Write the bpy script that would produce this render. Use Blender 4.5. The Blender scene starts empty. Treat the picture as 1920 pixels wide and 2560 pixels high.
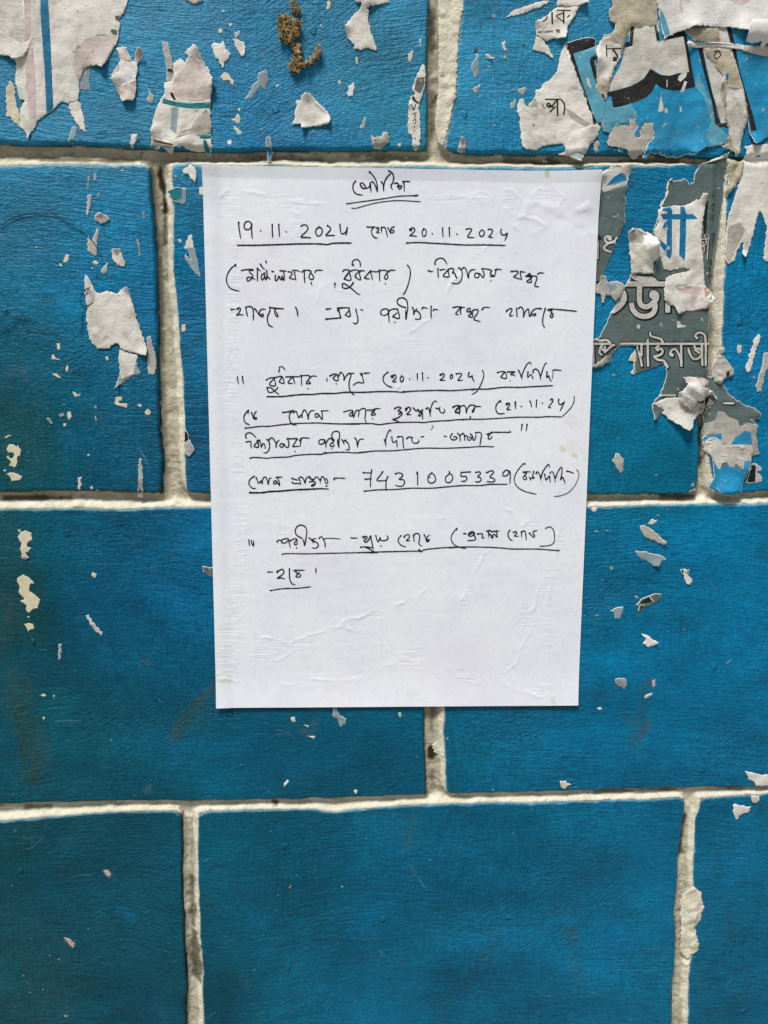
import bpy, math, random
import numpy as np
from mathutils import Vector, Matrix
from mathutils.geometry import delaunay_2d_cdt

# ------------------------------------------------------------------ camera, sky, sun, exposure
S = bpy.context.scene
F_PX = 1850.0                       # focal length in pixels of the 1920 x 2560 photograph
ZW = 1.62                           # height of the notice's top-left corner above the ground
RC = Matrix(((0.9995, 0.0056, 0.0321), (-0.0014, 0.9913, -0.1314), (-0.0325, 0.1313, 0.9908)))
CC = Vector((0.0826, -0.1285, 0.4106))   # camera in (right, up, out of the wall)
TOB = Matrix(((1, 0, 0), (0, 0, -1), (0, 1, 0)))     # (right, up, out) -> blender
cam_d = bpy.data.cameras.new('camera')
cam = bpy.data.objects.new('camera', cam_d)
S.collection.objects.link(cam)
rot = TOB @ RC.transposed()
cam.matrix_world = Matrix.Translation(TOB @ CC + Vector((0, 0, ZW))) @ rot.to_4x4()
cam_d.sensor_fit = 'VERTICAL'
cam_d.sensor_height = 24.0
cam_d.lens = 24.0 * F_PX / 2560.0
cam_d.clip_start = 0.01
cam_d.clip_end = 500.0
S.camera = cam

SUN_EL, SUN_ROT = math.radians(60), math.radians(180 + 30)
world = bpy.data.worlds.new("World")
S.world = world
world.use_nodes = True
wn = world.node_tree
sky = wn.nodes.new('ShaderNodeTexSky')
sky.sky_type = 'NISHITA'
sky.sun_disc = False
sky.sun_elevation = SUN_EL
sky.sun_rotation = SUN_ROT
sky.air_density = 1.0
sky.dust_density = 3.5
sky.ozone_density = 1.0
bg = wn.nodes['Background']
bg.inputs['Strength'].default_value = 0.05
wn.links.new(sky.outputs[0], bg.inputs['Color'])
sun_d = bpy.data.lights.new('sun', 'SUN')
sun_d.energy = 4.0
sun_d.angle = math.radians(16)
sun_d.color = (1.0, 0.975, 0.935)
sun = bpy.data.objects.new('sun', sun_d)
S.collection.objects.link(sun)
sdir = Vector((math.sin(SUN_ROT) * math.cos(SUN_EL), math.cos(SUN_ROT) * math.cos(SUN_EL), math.sin(SUN_EL)))
sun.rotation_euler = sdir.to_track_quat('Z', 'Y').to_euler()
sun.location = sdir * 5
S.view_settings.view_transform = 'Standard'
S.view_settings.look = 'None'
S.view_settings.gamma = 1.0
S.view_settings.exposure = 0.03
S.view_settings.use_curve_mapping = False

# ------------------------------------------------------------------ pixel -> wall plane
RN = np.array(RC); CN = np.array(CC)
def P(pts, h=0.0):
    """photo pixels (n,2) -> (x, z) on a plane h in front of the wall's face"""
    p = np.asarray(pts, float).reshape(-1, 2)
    d = np.stack([(p[:, 0] - 960) / F_PX, -(p[:, 1] - 1280) / F_PX, -np.ones(len(p))], 1) @ RN
    t = (h - CN[2]) / d[:, 2]
    w = CN[None, :] + d * t[:, None]
    return np.stack([w[:, 0], w[:, 1] + ZW], 1)

PXM = 4700.0     # pixels per metre on the wall, roughly
def cr(k, pts):
    """points read in an enlarged crop -> photo pixels"""
    ox, oy, s = CROP[k]
    a = np.asarray(pts, float).reshape(-1, 2)
    return a * s + np.array([ox, oy])
q = 1 / 1659.0
CROP = dict(Q=(1460, 660, 330*q), R=(1360, 0, 280*q), T=(1460, 540, 100/1580.), U=(1730, 1060, 190*q), P=(0, 0, 1), A=(0, 0, 560*q), B=(480, 0, 560*q), C=(960, 0, 560*q), D=(1360, 0, 560*q), E=(1400, 380, 520*q),
            F=(1400, 860, 520*q), G=(0, 380, 560*q), H=(0, 940, 560*q), I=(0, 1500, 640*q), J=(640, 1700, 640*q),
            K=(1280, 1380, 640*q), L=(1280, 1920, 640*q), M=(0, 1920, 640*q),
            h1=(800, 410, 300*q), h2=(560, 530, 360*q), h3=(900, 530, 400*q), h4=(540, 640, 280*q), h5=(800, 640, 300*q),
            h6=(1050, 640, 350*q), h7=(560, 740, 300*q), h8=(800, 740, 320*q), h9=(1100, 740, 360*q), h10=(580, 910, 360*q),
            h11=(920, 900, 320*q), h12=(1180, 890, 280*q), h13=(590, 990, 310*q), h14=(840, 980, 320*q), h15=(1120, 970, 340*q),
            h16=(600, 1070, 320*q), h17=(900, 1050, 440*q), h18=(600, 1160, 280*q), h19=(880, 1150, 410*q),
            h20=(1260, 1150, 200*q), h21=(600, 1300, 400*q), h22=(860, 1300, 300*q), h23=(1100, 1300, 320*q),
            n1=(490, 400, 520/1643.), n2=(990, 400, 520/1643.), n3=(490, 1080, 520/1643.), n4=(990, 1080, 520/1643.))
def pl(s):
    return [tuple(float(v) for v in t.split(',')) for t in s.split()]

# ------------------------------------------------------------------ numpy value noise
def _h(ix, iy, seed):
    n = (ix.astype(np.int64) * 374761393 + iy.astype(np.int64) * 668265263 + int(seed) * 974634777) & 0x7fffffff
    n = ((n ^ (n >> 13)) * 1274126177) & 0x7fffffff
    return ((n ^ (n >> 16)) & 0xffff) / 65535.0
def vn(x, y, seed=0):
    x = np.asarray(x, float); y = np.asarray(y, float)
    ix = np.floor(x); iy = np.floor(y); fx = x - ix; fy = y - iy
    fx = fx * fx * (3 - 2 * fx); fy = fy * fy * (3 - 2 * fy)
    a = _h(ix, iy, seed); b = _h(ix + 1, iy, seed); c = _h(ix, iy + 1, seed); d = _h(ix + 1, iy + 1, seed)
    return (a * (1 - fx) + b * fx) * (1 - fy) + (c * (1 - fx) + d * fx) * fy * 1.0 - 0.5
def fbm(x, y, seed=0, o=3):
    r = 0; a = 1.0
    for i in range(o):
        r = r + a * vn(x * 2 ** i, y * 2 ** i, seed + i * 17); a *= 0.5
    return r
def sst(a, b, x):
    t = np.clip((x - a) / (b - a), 0, 1)
    return t * t * (3 - 2 * t)
def lin(r, g, b):
    f = lambda c: (c / 255 / 12.92) if c <= 10 else ((c / 255 + 0.055) / 1.055) ** 2.4
    return np.array([f(r), f(g), f(b)])

# ------------------------------------------------------------------ materials
MATS = {}
class NT:
    def __init__(s, name):
        m = bpy.data.materials.new(name); m.use_nodes = True
        s.m = m; s.t = m.node_tree; s.b = s.t.nodes['Principled BSDF']; MATS[name] = m
        s.pos = s.t.nodes.new('ShaderNodeNewGeometry').outputs['Position']
    def n(s, typ, **kw):
        nd = s.t.nodes.new(typ)
        for k, v in kw.items():
            if hasattr(nd, k): setattr(nd, k, v)
        return nd
    def link(s, a, b): s.t.links.new(a, b)
    def noise(s, scale, vec=None, detail=4, rough=0.55, dist=0.0):
        nd = s.n('ShaderNodeTexNoise')
        nd.inputs['Scale'].default_value = scale; nd.inputs['Detail'].default_value = detail
        nd.inputs['Roughness'].default_value = rough; nd.inputs['Distortion'].default_value = dist
        s.link(vec if vec is not None else s.pos, nd.inputs['Vector'])
        return nd.outputs['Fac']
    def scaled(s, sx, sy, sz, warp=None, amt=0.0):
        src = s.pos
        if warp is not None:
            nd = s.n('ShaderNodeTexNoise'); nd.inputs['Scale'].default_value = warp; nd.inputs['Detail'].default_value = 1
            s.link(s.pos, nd.inputs['Vector'])
            v = s.n('ShaderNodeVectorMath', operation='MULTIPLY_ADD')
            s.link(nd.outputs['Color'], v.inputs[0]); v.inputs[1].default_value = (amt, amt, amt)
            s.link(s.pos, v.inputs[2]); src = v.outputs[0]
        v = s.n('ShaderNodeVectorMath', operation='MULTIPLY')
        s.link(src, v.inputs[0]); v.inputs[1].default_value = (sx, sy, sz)
        return v.outputs[0]
    def ramp(s, fac, a, b, lo=0.0, hi=1.0):
        nd = s.n('ShaderNodeMapRange'); nd.inputs['From Min'].default_value = a; nd.inputs['From Max'].default_value = b
        nd.inputs['To Min'].default_value = lo; nd.inputs['To Max'].default_value = hi
        nd.interpolation_type = 'SMOOTHSTEP'
        s.link(fac, nd.inputs['Value']); return nd.outputs[0]
    def math(s, op, a, b):
        nd = s.n('ShaderNodeMath', operation=op)
        for i, v in enumerate((a, b)):
            if isinstance(v, (int, float)): nd.inputs[i].default_value = v
            else: s.link(v, nd.inputs[i])
        return nd.outputs[0]
    def mix(s, fac, a, b, mode='MIX'):
        nd = s.n('ShaderNodeMix', data_type='RGBA', blend_type=mode)
        for k, v in ((0, fac), (6, a), (7, b)):
            if isinstance(v, (int, float)): nd.inputs[k].default_value = v
            elif isinstance(v, (tuple, list, np.ndarray)): nd.inputs[k].default_value = (*[float(c) for c in v[:3]], 1)
            else: s.link(v, nd.inputs[k])
        return nd.outputs[2]
    def attr(s, name, out='Color'):
        return s.n('ShaderNodeAttribute', attribute_name=name).outputs[out]
    def bump(s, h, strength, dist, prev=None):
        nd = s.n('ShaderNodeBump'); nd.inputs['Strength'].default_value = strength if isinstance(strength, (int, float)) else 1
        if not isinstance(strength, (int, float)): s.link(strength, nd.inputs['Strength'])
        nd.inputs['Distance'].default_value = dist
        s.link(h, nd.inputs['Height'])
        if prev is not None: s.link(prev, nd.inputs['Normal'])
        return nd.outputs[0]
    def done(s, col=None, rough=0.6, normal=None, spec=0.4):
        if col is not None:
            if isinstance(col, (tuple, list, np.ndarray)): s.b.inputs['Base Color'].default_value = (*[float(c) for c in col[:3]], 1)
            else: s.link(col, s.b.inputs['Base Color'])
        if isinstance(rough, (int, float)): s.b.inputs['Roughness'].default_value = rough
        else: s.link(rough, s.b.inputs['Roughness'])
        s.b.inputs['Specular IOR Level'].default_value = spec
        if normal is not None: s.link(normal, s.b.inputs['Normal'])
        return s.m

def brick_paint():
    s = NT('blue_gloss_paint')
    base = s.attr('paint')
    st = s.noise(1.0, s.scaled(75, 75, 760, warp=6, amt=0.045), 3, 0.62)         # brush hairs, sweeping
    st2 = s.noise(1.0, s.scaled(240, 240, 1300, warp=9, amt=0.04), 2, 0.6)
    vt = s.noise(1.0, s.scaled(1300, 1300, 90, warp=6, amt=0.02), 2, 0.6)      # upright brush hairs
    dg = s.n('ShaderNodeVectorRotate', rotation_type='Y_AXIS'); dg.inputs['Angle'].default_value = 0.6
    s.link(s.pos, dg.inputs['Vector'])
    dgs = s.n('ShaderNodeVectorMath', operation='MULTIPLY'); s.link(dg.outputs[0], dgs.inputs[0]); dgs.inputs[1].default_value = (110, 110, 900)
    di = s.noise(1.0, dgs.outputs[0], 2, 0.6)
    hm = s.ramp(s.noise(9, detail=3, rough=0.6), 0.38, 0.62, 0.05, 0.85)
    vm = s.ramp(s.noise(10, detail=2), 0.42, 0.58)
    off = s.scaled(1, 1, 1); 
    dm = s.ramp(s.noise(1.0, s.scaled(9, 9, 12), 2), 0.5, 0.64)
    big = s.noise(14, detail=3)
    mid = s.noise(75, detail=4, rough=0.65)
    fine = s.noise(430, detail=3, rough=0.6)
    k = s.ramp(st, 0.28, 0.72, 0.93, 1.07)
    kk = s.math('MULTIPLY', k, s.ramp(mid, 0.2, 0.8, 0.90, 1.12))
    kk = s.math('MULTIPLY', kk, s.ramp(st2, 0.25, 0.75, 0.84, 1.17))
    kk = s.math('MULTIPLY', kk, s.ramp(fine, 0.25, 0.75, 0.86, 1.15))
    kk = s.math('MULTIPLY', kk, s.math('ADD', 1.0, s.math('MULTIPLY', s.math('MULTIPLY', s.math('SUBTRACT', vt, 0.5), vm), 0.8)))
    kk = s.math('MULTIPLY', kk, s.math('ADD', 1.0, s.math('MULTIPLY', s.math('MULTIPLY', s.math('SUBTRACT', st, 0.5), hm), 0.7)))
    comb = s.n('ShaderNodeCombineColor')
    for i in range(3): s.link(kk, comb.inputs[i])
    col = s.mix(1.0, base, comb.outputs[0], 'MULTIPLY')
    col = s.mix(s.ramp(big, 0.56, 0.72, 0, 0.22), col, lin(0, 112, 158))
    col = s.mix(s.ramp(s.noise(33, detail=5, rough=0.7), 0.56, 0.74, 0, 0.5), col, lin(22, 74, 84))
    # worn specks where pale paint below grins through
    sp = s.ramp(s.noise(420, detail=2, rough=0.5), 0.74, 0.80, 0, 0.8)
    col = s.mix(sp, col, lin(190, 200, 195))
    gr = s.ramp(s.noise(1.0, s.scaled(300, 300, 90), 4, 0.7), 0.66, 0.8, 0, 0.35)
    col = s.mix(gr, col, lin(70, 90, 88))
    # dull scuffs and rubbed places
    sf = s.ramp(s.noise(1.0, s.scaled(38, 38, 20, warp=14, amt=0.03), 6, 0.78), 0.60, 0.72, 0, 0.45)
    col = s.mix(sf, col, lin(44, 96, 104))
    # hairline scratches
    w = s.n('ShaderNodeTexVoronoi', feature='DISTANCE_TO_EDGE'); w.inputs['Scale'].default_value = 22
    s.link(s.scaled(1, 1, 1.6, warp=60, amt=0.01), w.inputs['Vector'])
    sc = s.math('MULTIPLY', s.ramp(w.outputs['Distance'], 0.0, 0.010, 1, 0), s.ramp(s.noise(40, detail=2), 0.60, 0.66))
    col = s.mix(s.math('MULTIPLY', sc, 0.22), col, lin(130, 170, 185))
    n = s.bump(st, s.math('MULTIPLY', hm, 0.9), 0.0010)
    n = s.bump(st2, 0.7, 0.0006, n)
    n = s.bump(vt, s.math('MULTIPLY', vm, 0.75), 0.0006, n)
    n = s.bump(di, s.math('MULTIPLY', dm, 0.9), 0.0008, n)
    n = s.bump(mid, 0.45, 0.0013, n)
    n = s.bump(fine, 0.7, 0.0007, n)
    n = s.bump(sc, 0.4, 0.0005, n)
    bv = s.n('ShaderNodeTexVoronoi'); bv.inputs['Scale'].default_value = 75; s.link(s.scaled(1, 1, 0.8, warp=90, amt=0.006), bv.inputs['Vector'])
    bm_ = s.math('MULTIPLY', s.ramp(bv.outputs['Distance'], 0.08, 0.16, 1, 0), s.ramp(s.noise(45, detail=1), 0.60, 0.64))
    n = s.bump(bm_, 0.9, 0.0008, n)
    return s.done(col, s.ramp(mid, 0.2, 0.8, 0.30, 0.46), n, 0.16)
def mortar_mat():
    s = NT('cream_lime_mortar')
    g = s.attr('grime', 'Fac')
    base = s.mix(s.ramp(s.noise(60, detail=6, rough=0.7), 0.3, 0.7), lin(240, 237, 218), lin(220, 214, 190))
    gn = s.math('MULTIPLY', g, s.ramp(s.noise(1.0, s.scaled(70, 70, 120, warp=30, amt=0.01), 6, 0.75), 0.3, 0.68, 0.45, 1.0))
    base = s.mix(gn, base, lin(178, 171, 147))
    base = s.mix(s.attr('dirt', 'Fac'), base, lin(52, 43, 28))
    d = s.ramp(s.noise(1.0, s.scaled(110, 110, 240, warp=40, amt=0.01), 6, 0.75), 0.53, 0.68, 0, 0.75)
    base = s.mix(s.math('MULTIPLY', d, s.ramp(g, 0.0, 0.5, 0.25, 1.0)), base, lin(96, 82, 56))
    pit = s.ramp(s.noise(520, detail=5, rough=0.75), 0.62, 0.72, 0, 0.55)
    base = s.mix(pit, base, lin(120, 110, 84))
    bl = s.ramp(s.noise(210, detail=4, rough=0.7), 0.70, 0.76, 0, 0.7)
    base = s.mix(bl, base, lin(20, 92, 120))
    vo = s.n('ShaderNodeTexVoronoi', feature='DISTANCE_TO_EDGE'); vo.inputs['Scale'].default_value = 95
    s.link(s.scaled(1, 1, 1, warp=120, amt=0.014), vo.inputs['Vector'])
    crk = s.math('MULTIPLY', s.ramp(vo.outputs['Distance'], 0.0, 0.018, 1, 0), s.ramp(s.noise(31, detail=3), 0.52, 0.62))
    base = s.mix(s.math('MULTIPLY', crk, 0.65), base, lin(60, 50, 34))
    n = s.bump(s.noise(170, detail=7, rough=0.75), 0.9, 0.0022)
    n = s.bump(s.noise(700, detail=5, rough=0.75), 0.8, 0.0006, n)
    n = s.bump(crk, -0.6, 0.0006, n)
    return s.done(base, 0.8, n, 0.15)
def paper_mat(name, rgb, grime=0.35, wear=0.0, rough=0.75, pale=(214, 212, 203), fib=0.4):
    s = NT(name)
    c = lin(*rgb)
    col = s.mix(s.ramp(s.noise(55, detail=5, rough=0.6), 0.3, 0.72), c * 0.82, np.minimum(c * 1.12, 0.84))
    if wear > 0:
        w = s.ramp(s.noise(240, detail=6, rough=0.75), 0.64 - 0.1 * wear, 0.70)
        col = s.mix(s.math('MULTIPLY', w, 0.8), col, lin(*pale))
    rim = s.attr('rim', 'Fac')
    col = s.mix(s.ramp(rim, 0.35, 0.75), col, lin(226, 224, 214))
    gm = s.ramp(s.noise(38, detail=6, rough=0.75), 0.48, 0.72, 0, min(1, grime * 1.25))
    col = s.mix(gm, col, lin(120, 113, 95))
    sp = s.ramp(s.noise(360, detail=4, rough=0.75), 0.63, 0.72, 0, min(1, grime * 1.7))
    col = s.mix(sp, col, lin(70, 62, 48))
    n = s.bump(s.noise(90, detail=5, rough=0.65), 0.55, 0.0016)
    n = s.bump(s.noise(700, detail=5, rough=0.75), fib, 0.0004, n)
    n = s.bump(s.noise(1.0, s.scaled(60, 60, 900, warp=12, amt=0.012), 2), 0.22, 0.0005, n)
    return s.done(col, rough, n, 0.25)
def notice_mat():
    s = NT('white_copier_paper')
    col = s.mix(s.ramp(s.noise(22, detail=3), 0.3, 0.7), lin(234, 237, 245), lin(225, 232, 241))
    col = s.mix(s.ramp(s.noise(16, detail=3, rough=0.6), 0.52, 0.68, 0, 0.5), col, lin(224, 222, 236))
    col = s.mix(s.ramp(s.noise(480, detail=3, rough=0.6), 0.45, 0.7, 0, 0.22), col, lin(196, 204, 214))
    col = s.mix(s.attr('spot', 'Fac'), col, lin(196, 190, 128))
    hatch = s.attr('hatch', 'Fac')
    n = s.bump(s.noise(1.0, s.scaled(70, 70, 1100, warp=16, amt=0.006), 2, 0.6), s.math('MULTIPLY', hatch, 0.36), 0.0007)
    n = s.bump(s.noise(120, detail=4, rough=0.6), s.math('MULTIPLY', hatch, 0.35), 0.0012, n)
    n = s.bump(s.noise(330, detail=3, rough=0.6), 0.16, 0.0005, n)
    n = s.bump(s.noise(30, detail=2), 0.12, 0.003, n)
    return s.done(col, 0.62, n, 0.3)
def flat_mat(name, rgb, rough=0.5, spec=0.3, nz=0.0):
    s = NT(name); c = lin(*rgb)
    col = s.mix(s.ramp(s.noise(300, detail=4), 0.3, 0.7), c * (1 - nz), c * (1 + nz)) if nz else c
    n = s.bump(s.noise(900, detail=4), 0.3, 0.0004)
    return s.done(col, rough, n, spec)

brick_paint(); mortar_mat(); notice_mat()
for a in [('torn_white_paper', (218, 216, 208), .5), ('torn_grey_paper', (176, 174, 166), .7), ('clean_white_paper', (222, 221, 219), .22),
          ('pinkish_paper', (204, 193, 186), .4), ('yellowed_paper', (206, 200, 178), .5), ('thin_bluish_paper', (138, 156, 164), .8),
          ('grimy_pulp', (178, 170, 148), .95)]:
    paper_mat(*a, fib=0.6)
for a in [('ink_cyan', (24, 138, 184), .16, .35), ('ink_light_cyan', (88, 160, 184), .2, .35), ('ink_black', (26, 29, 28), .08, .15),
          ('ink_slate', (86, 104, 104), .3, .3), ('ink_blue', (6, 112, 160), .12, .2), ('ink_teal', (10, 118, 128), .1, .2),
          ('ink_pink', (202, 184, 182), .2, .8), ('ink_rust', (172, 128, 112), .3, 1.0), ('ink_pale', (202, 200, 192), .35, .2),
          ('ink_dark_slate', (16, 26, 28), .05, .0), ('ink_silver', (196, 194, 188), .3, .2), ('ink_stripe', (4, 108, 150), .08, .0), ('ink_faded', (96, 94, 92), .2, .7)]:
    paper_mat(a[0], a[1], a[2], a[3], rough=0.6, fib=0.3)
flat_mat('pen_ink', (14, 15, 24), 0.35, 0.4)
flat_mat('pen_ink_faint', (96, 98, 110), 0.45, 0.3)
flat_mat('bare_cream_coat', (205, 200, 172), 0.7, 0.2, 0.1)
flat_mat('bare_grey_residue', (140, 146, 142), 0.75, 0.2, 0.25)
flat_mat('bare_pink_residue', (176, 160, 152), 0.75, 0.2, 0.2)
flat_mat('bare_dark_residue', (72, 84, 86), 0.75, 0.2, 0.3)
flat_mat('bare_lightblue_touchup', (12, 118, 172), 0.4, 0.4, 0.1)
flat_mat('hair', (26, 26, 26), 0.5, 0.4)
flat_mat('mud_brown', (96, 74, 44), 0.85, 0.2, 0.45)
flat_mat('straw_tan', (196, 174, 124), 0.6, 0.25, 0.35)
flat_mat('ground_concrete', (150, 146, 136), 0.85, 0.2, 0.15)

# ------------------------------------------------------------------ object helpers
COL = S.collection
def link_obj(name, me, parent=None, loc=None):
    o = bpy.data.objects.new(name, me); COL.objects.link(o)
    if loc is not None: o.location = loc
    if parent is not None: o.parent = parent
    return o
def mesh(name, V, faces, mats, mi=None, smooth=True):
    me = bpy.data.meshes.new(name)
    me.from_pydata([tuple(v) for v in V], [], faces)
    for m in mats: me.materials.append(MATS[m])
    if mi is not None: me.polygons.foreach_set('material_index', np.asarray(mi, np.int32))
    if smooth: me.polygons.foreach_set('use_smooth', np.ones(len(me.polygons), bool))
    me.update()
    return me
def grid_mesh(name, X, Y, Z, mat, keep=None, smooth=True):
    ny, nx = X.shape
    idx = np.arange(ny * nx).reshape(ny, nx)
    f = np.stack([idx[:-1, :-1], idx[:-1, 1:], idx[1:, 1:], idx[1:, :-1]], -1).reshape(-1, 4)
    if keep is not None: f = f[keep.reshape(-1)]
    V = np.stack([X, Y, Z], -1).reshape(-1, 3)
    used = np.unique(f); rem = -np.ones(len(V), int); rem[used] = np.arange(len(used))
    V = V[used]; f = rem[f]
    me = bpy.data.meshes.new(name)
    me.vertices.add(len(V)); me.vertices.foreach_set('co', V.astype(np.float32).ravel())
    me.loops.add(f.size); me.loops.foreach_set('vertex_index', f.astype(np.int32).ravel())
    me.polygons.add(len(f)); me.polygons.foreach_set('loop_start', np.arange(0, f.size, 4, dtype=np.int32))
    me.polygons.foreach_set('loop_total', np.full(len(f), 4, np.int32))
    me.polygons.foreach_set('use_smooth', np.full(len(f), smooth))
    me.materials.append(MATS[mat]); me.update(calc_edges=True); me.validate()
    return me, used
def add_col(me, name, rgb):
    a = me.attributes.new(name, 'FLOAT_COLOR', 'POINT')
    c = np.ones((len(rgb), 4), np.float32); c[:, :3] = rgb
    a.data.foreach_set('color', c.ravel())
def add_f(me, name, v):
    a = me.attributes.new(name, 'FLOAT', 'POINT'); a.data.foreach_set('value', np.asarray(v, np.float32))
def tag(o, label=None, cat=None, group=None, kind=None):
    if label: o['label'] = label
    if cat: o['category'] = cat
    if group: o['group'] = group
    if kind: o['kind'] = kind
    return o

# ------------------------------------------------------------------ the wall: bricks
def curve(pts, ax=0):
    a = np.array(sorted(pts, key=lambda p: p[ax]), float)
    xs, ys = a[:, ax], a[:, 1 - ax]
    return lambda x: np.interp(x, xs, ys)
def hc(s): return curve(pl(s), 0)
def vc(s): return curve(pl(s), 1)
ROWY = [
 # (top edge, bottom edge) of each course in photo pixels
 (hc("-1500,-1690 3500,-1640"), hc("-1500,-640 3500,-590")),
 (hc("-1500,-585 3500,-540"), hc("-1500,352 0,353 60,358 180,357 371,368 560,374 700,372 900,371 1040,368 1068,370 1112,373 1196,381 1365,381 1500,382 1630,383 1765,391 1850,392 3500,392")),
 (hc("-1500,415 0,415 90,411 170,411 300,412 355,413 373,417 430,414 470,410 505,412 800,415 1100,416 1400,418 1530,413 1740,411 1785,414 3500,414"),
  hc("-1500,1227 0,1227 200,1227 300,1229 403,1233 467,1231 530,1234 1000,1236 1464,1235 1590,1237 1700,1234 1740,1229 1789,1239 1840,1233 1920,1225 3500,1222")),
 (hc("-1500,1273 0,1273 170,1271 300,1273 380,1271 455,1267 530,1267 1000,1270 1464,1267 1620,1264 1710,1260 1840,1261 1920,1257 3500,1250"),
  hc("-1500,2024 0,2012 216,2006 424,2003 640,2000 833,1996 1060,1989 1122,1986 1280,1982 1511,1976 1712,1970 1920,1967 3500,1950")),
 (hc("-1500,2085 0,2052 193,2036 347,2028 440,2027 451,2032 498,2034 521,2028 640,2024 760,2023 845,2030 870,2025 987,2016 1122,2010 1280,2007 1511,2002 1704,1995 1716,1998 1751,1997 1820,1991 1920,1984 3500,1960"),
  hc("-1500,2700 3500,2640")),
 (hc("-1500,2735 3500,2675"), hc("-1500,3330 3500,3270")),
]
V1L = vc("1071,-600 1071,0 1066,185 1068,370"); V1R = vc("1163,-600 1159,0 1151,54 1146,111 1144,180 1139,236 1134,253 1127,304 1117,338 1112,373")
V2L = vc("373,415 376,491 383,569 388,684 392,785 393,880 393,940 395,1010 398,1100 405,1143 405,1180 402,1228")
V2R = vc("430,415 433,550 434,684 440,745 449,835 456,940 461,1040 462,1140 465,1210 467,1231")
V3L = vc("1786,414 1780,600 1773,709 1771,860 1771,910 1760,970 1746,1048 1748,1142 1745,1205 1740,1229")
V3R = vc("1818,414 1815,662 1811,725 1807,787 1803,900 1795,960 1776,1060 1773,1142 1781,1190 1790,1239")
V4L = vc("1061,1267 1062,1764 1060,1835 1062,1930 1066,1989"); V4R = vc("1109,1267 1111,1764 1109,1835 1112,1912 1114,1962 1121,1987")
V5L = vc("451,2030 455,2113 453,2209 459,2306 461,2383 465,2460 463,2560 462,2660"); V5R = vc("497,2032 493,2113 496,2223 501,2325 505,2402 509,2518 511,2560 513,2660")
V6L = vc("1716,1995 1710,2036 1704,2086 1695,2171 1691,2229 1687,2286 1689,2364 1683,2460 1679,2560 1675,2660")
V6R = vc("1751,1995 1749,2020 1739,2047 1737,2113 1733,2171 1733,2217 1735,2260 1737,2317 1736,2370 1727,2400 1722,2441 1720,2560 1717,2660")
def unP(x, z):
    x = np.asarray(x, float); z = np.asarray(z, float)
    w = np.stack([x, z - ZW, np.zeros_like(x)], 1) - CN
    c = w @ RN.T
    return np.stack([960 + F_PX * c[:, 0] / -c[:, 2], 1280 - F_PX * c[:, 1] / -c[:, 2]], 1)
def cx(v):
    """a joint that is truly upright on the wall, named by the photo column it crosses mid-height"""
    x0 = P([(v, 1280)])[0, 0]; zz = np.linspace(ZW - 1.1, ZW + .6, 40)
    return curve([tuple(r) for r in unP(np.full(40, x0), zz)], 1)
BR = [
 (0, cx(-1100), cx(330)), (0, cx(420), cx(1850)), (0, cx(1940), cx(3300)),
 (1, cx(-1300), cx(-415)), (1, cx(-340), V1L), (1, V1R, cx(2560)),
 (2, cx(-980), V2L), (2, V2R, V3L), (2, V3R, cx(3150)),
 (3, cx(-1400), cx(-285)), (3, cx(-240), V4L), (3, V4R, cx(2395)), (3, cx(2440), cx(3400)),
 (4, cx(-790), V5L), (4, V5R, V6L), (4, V6R, cx(2960)),
 (5, cx(-1300), cx(-150)), (5, cx(-105), cx(1045)), (5, cx(1090), cx(2270)), (5, cx(2315), cx(3300)),
]
def corner(fh, fv, x0):
    x = x0
    for _ in range(12):
        x = float(fv(fh(x)))
    return x, float(fh(x))
def wob(p, seed):
    """uneven hand-cut edge"""
    x, z = p[:, 0], p[:, 1]
    return np.stack([x + 0.0007 * fbm(x * 90, z * 90, seed, 3) + 0.0005 * fbm(x * 330, z * 330, seed + 2, 2), z + 0.0007 * fbm(x * 90 + 50, z * 90, seed + 5, 3) + 0.0005 * fbm(x * 330 + 50, z * 330, seed + 7, 2)], 1)
def brick_height(x, z):
    return 0.0007 * vn(x * 14, z * 17, 3) + 0.00035 * vn(x * 45, z * 70, 4) + 0.00012 * vn(x * 60, z * 330, 5)
# measured colour of the paint over the wall (own variation plus painted-in light falloff: paler at the top, darker and greener lower left)
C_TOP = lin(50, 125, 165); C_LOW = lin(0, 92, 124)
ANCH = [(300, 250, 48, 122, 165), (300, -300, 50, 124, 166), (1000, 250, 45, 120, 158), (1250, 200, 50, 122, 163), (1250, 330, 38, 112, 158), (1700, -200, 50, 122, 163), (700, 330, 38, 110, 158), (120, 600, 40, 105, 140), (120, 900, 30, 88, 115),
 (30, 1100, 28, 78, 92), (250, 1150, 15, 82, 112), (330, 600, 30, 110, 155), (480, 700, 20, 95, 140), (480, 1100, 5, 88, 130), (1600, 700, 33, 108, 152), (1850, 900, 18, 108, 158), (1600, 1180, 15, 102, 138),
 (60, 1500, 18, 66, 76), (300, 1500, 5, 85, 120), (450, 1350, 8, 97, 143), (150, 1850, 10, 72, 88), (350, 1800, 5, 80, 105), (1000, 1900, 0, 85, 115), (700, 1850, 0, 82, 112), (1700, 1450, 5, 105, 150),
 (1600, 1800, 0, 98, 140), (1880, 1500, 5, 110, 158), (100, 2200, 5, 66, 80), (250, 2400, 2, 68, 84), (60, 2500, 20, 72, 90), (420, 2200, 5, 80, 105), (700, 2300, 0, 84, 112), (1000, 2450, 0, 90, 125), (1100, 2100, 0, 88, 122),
 (1550, 2150, 0, 92, 128), (1500, 2400, 5, 98, 138), (1650, 2500, 0, 88, 120), (1870, 2300, 5, 95, 132), (1850, 2500, 0, 92, 130), (-600, 1500, 12, 76, 94), (2500, 1500, 5, 100, 145), (1000, 3200, 0, 88, 120)]
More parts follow.
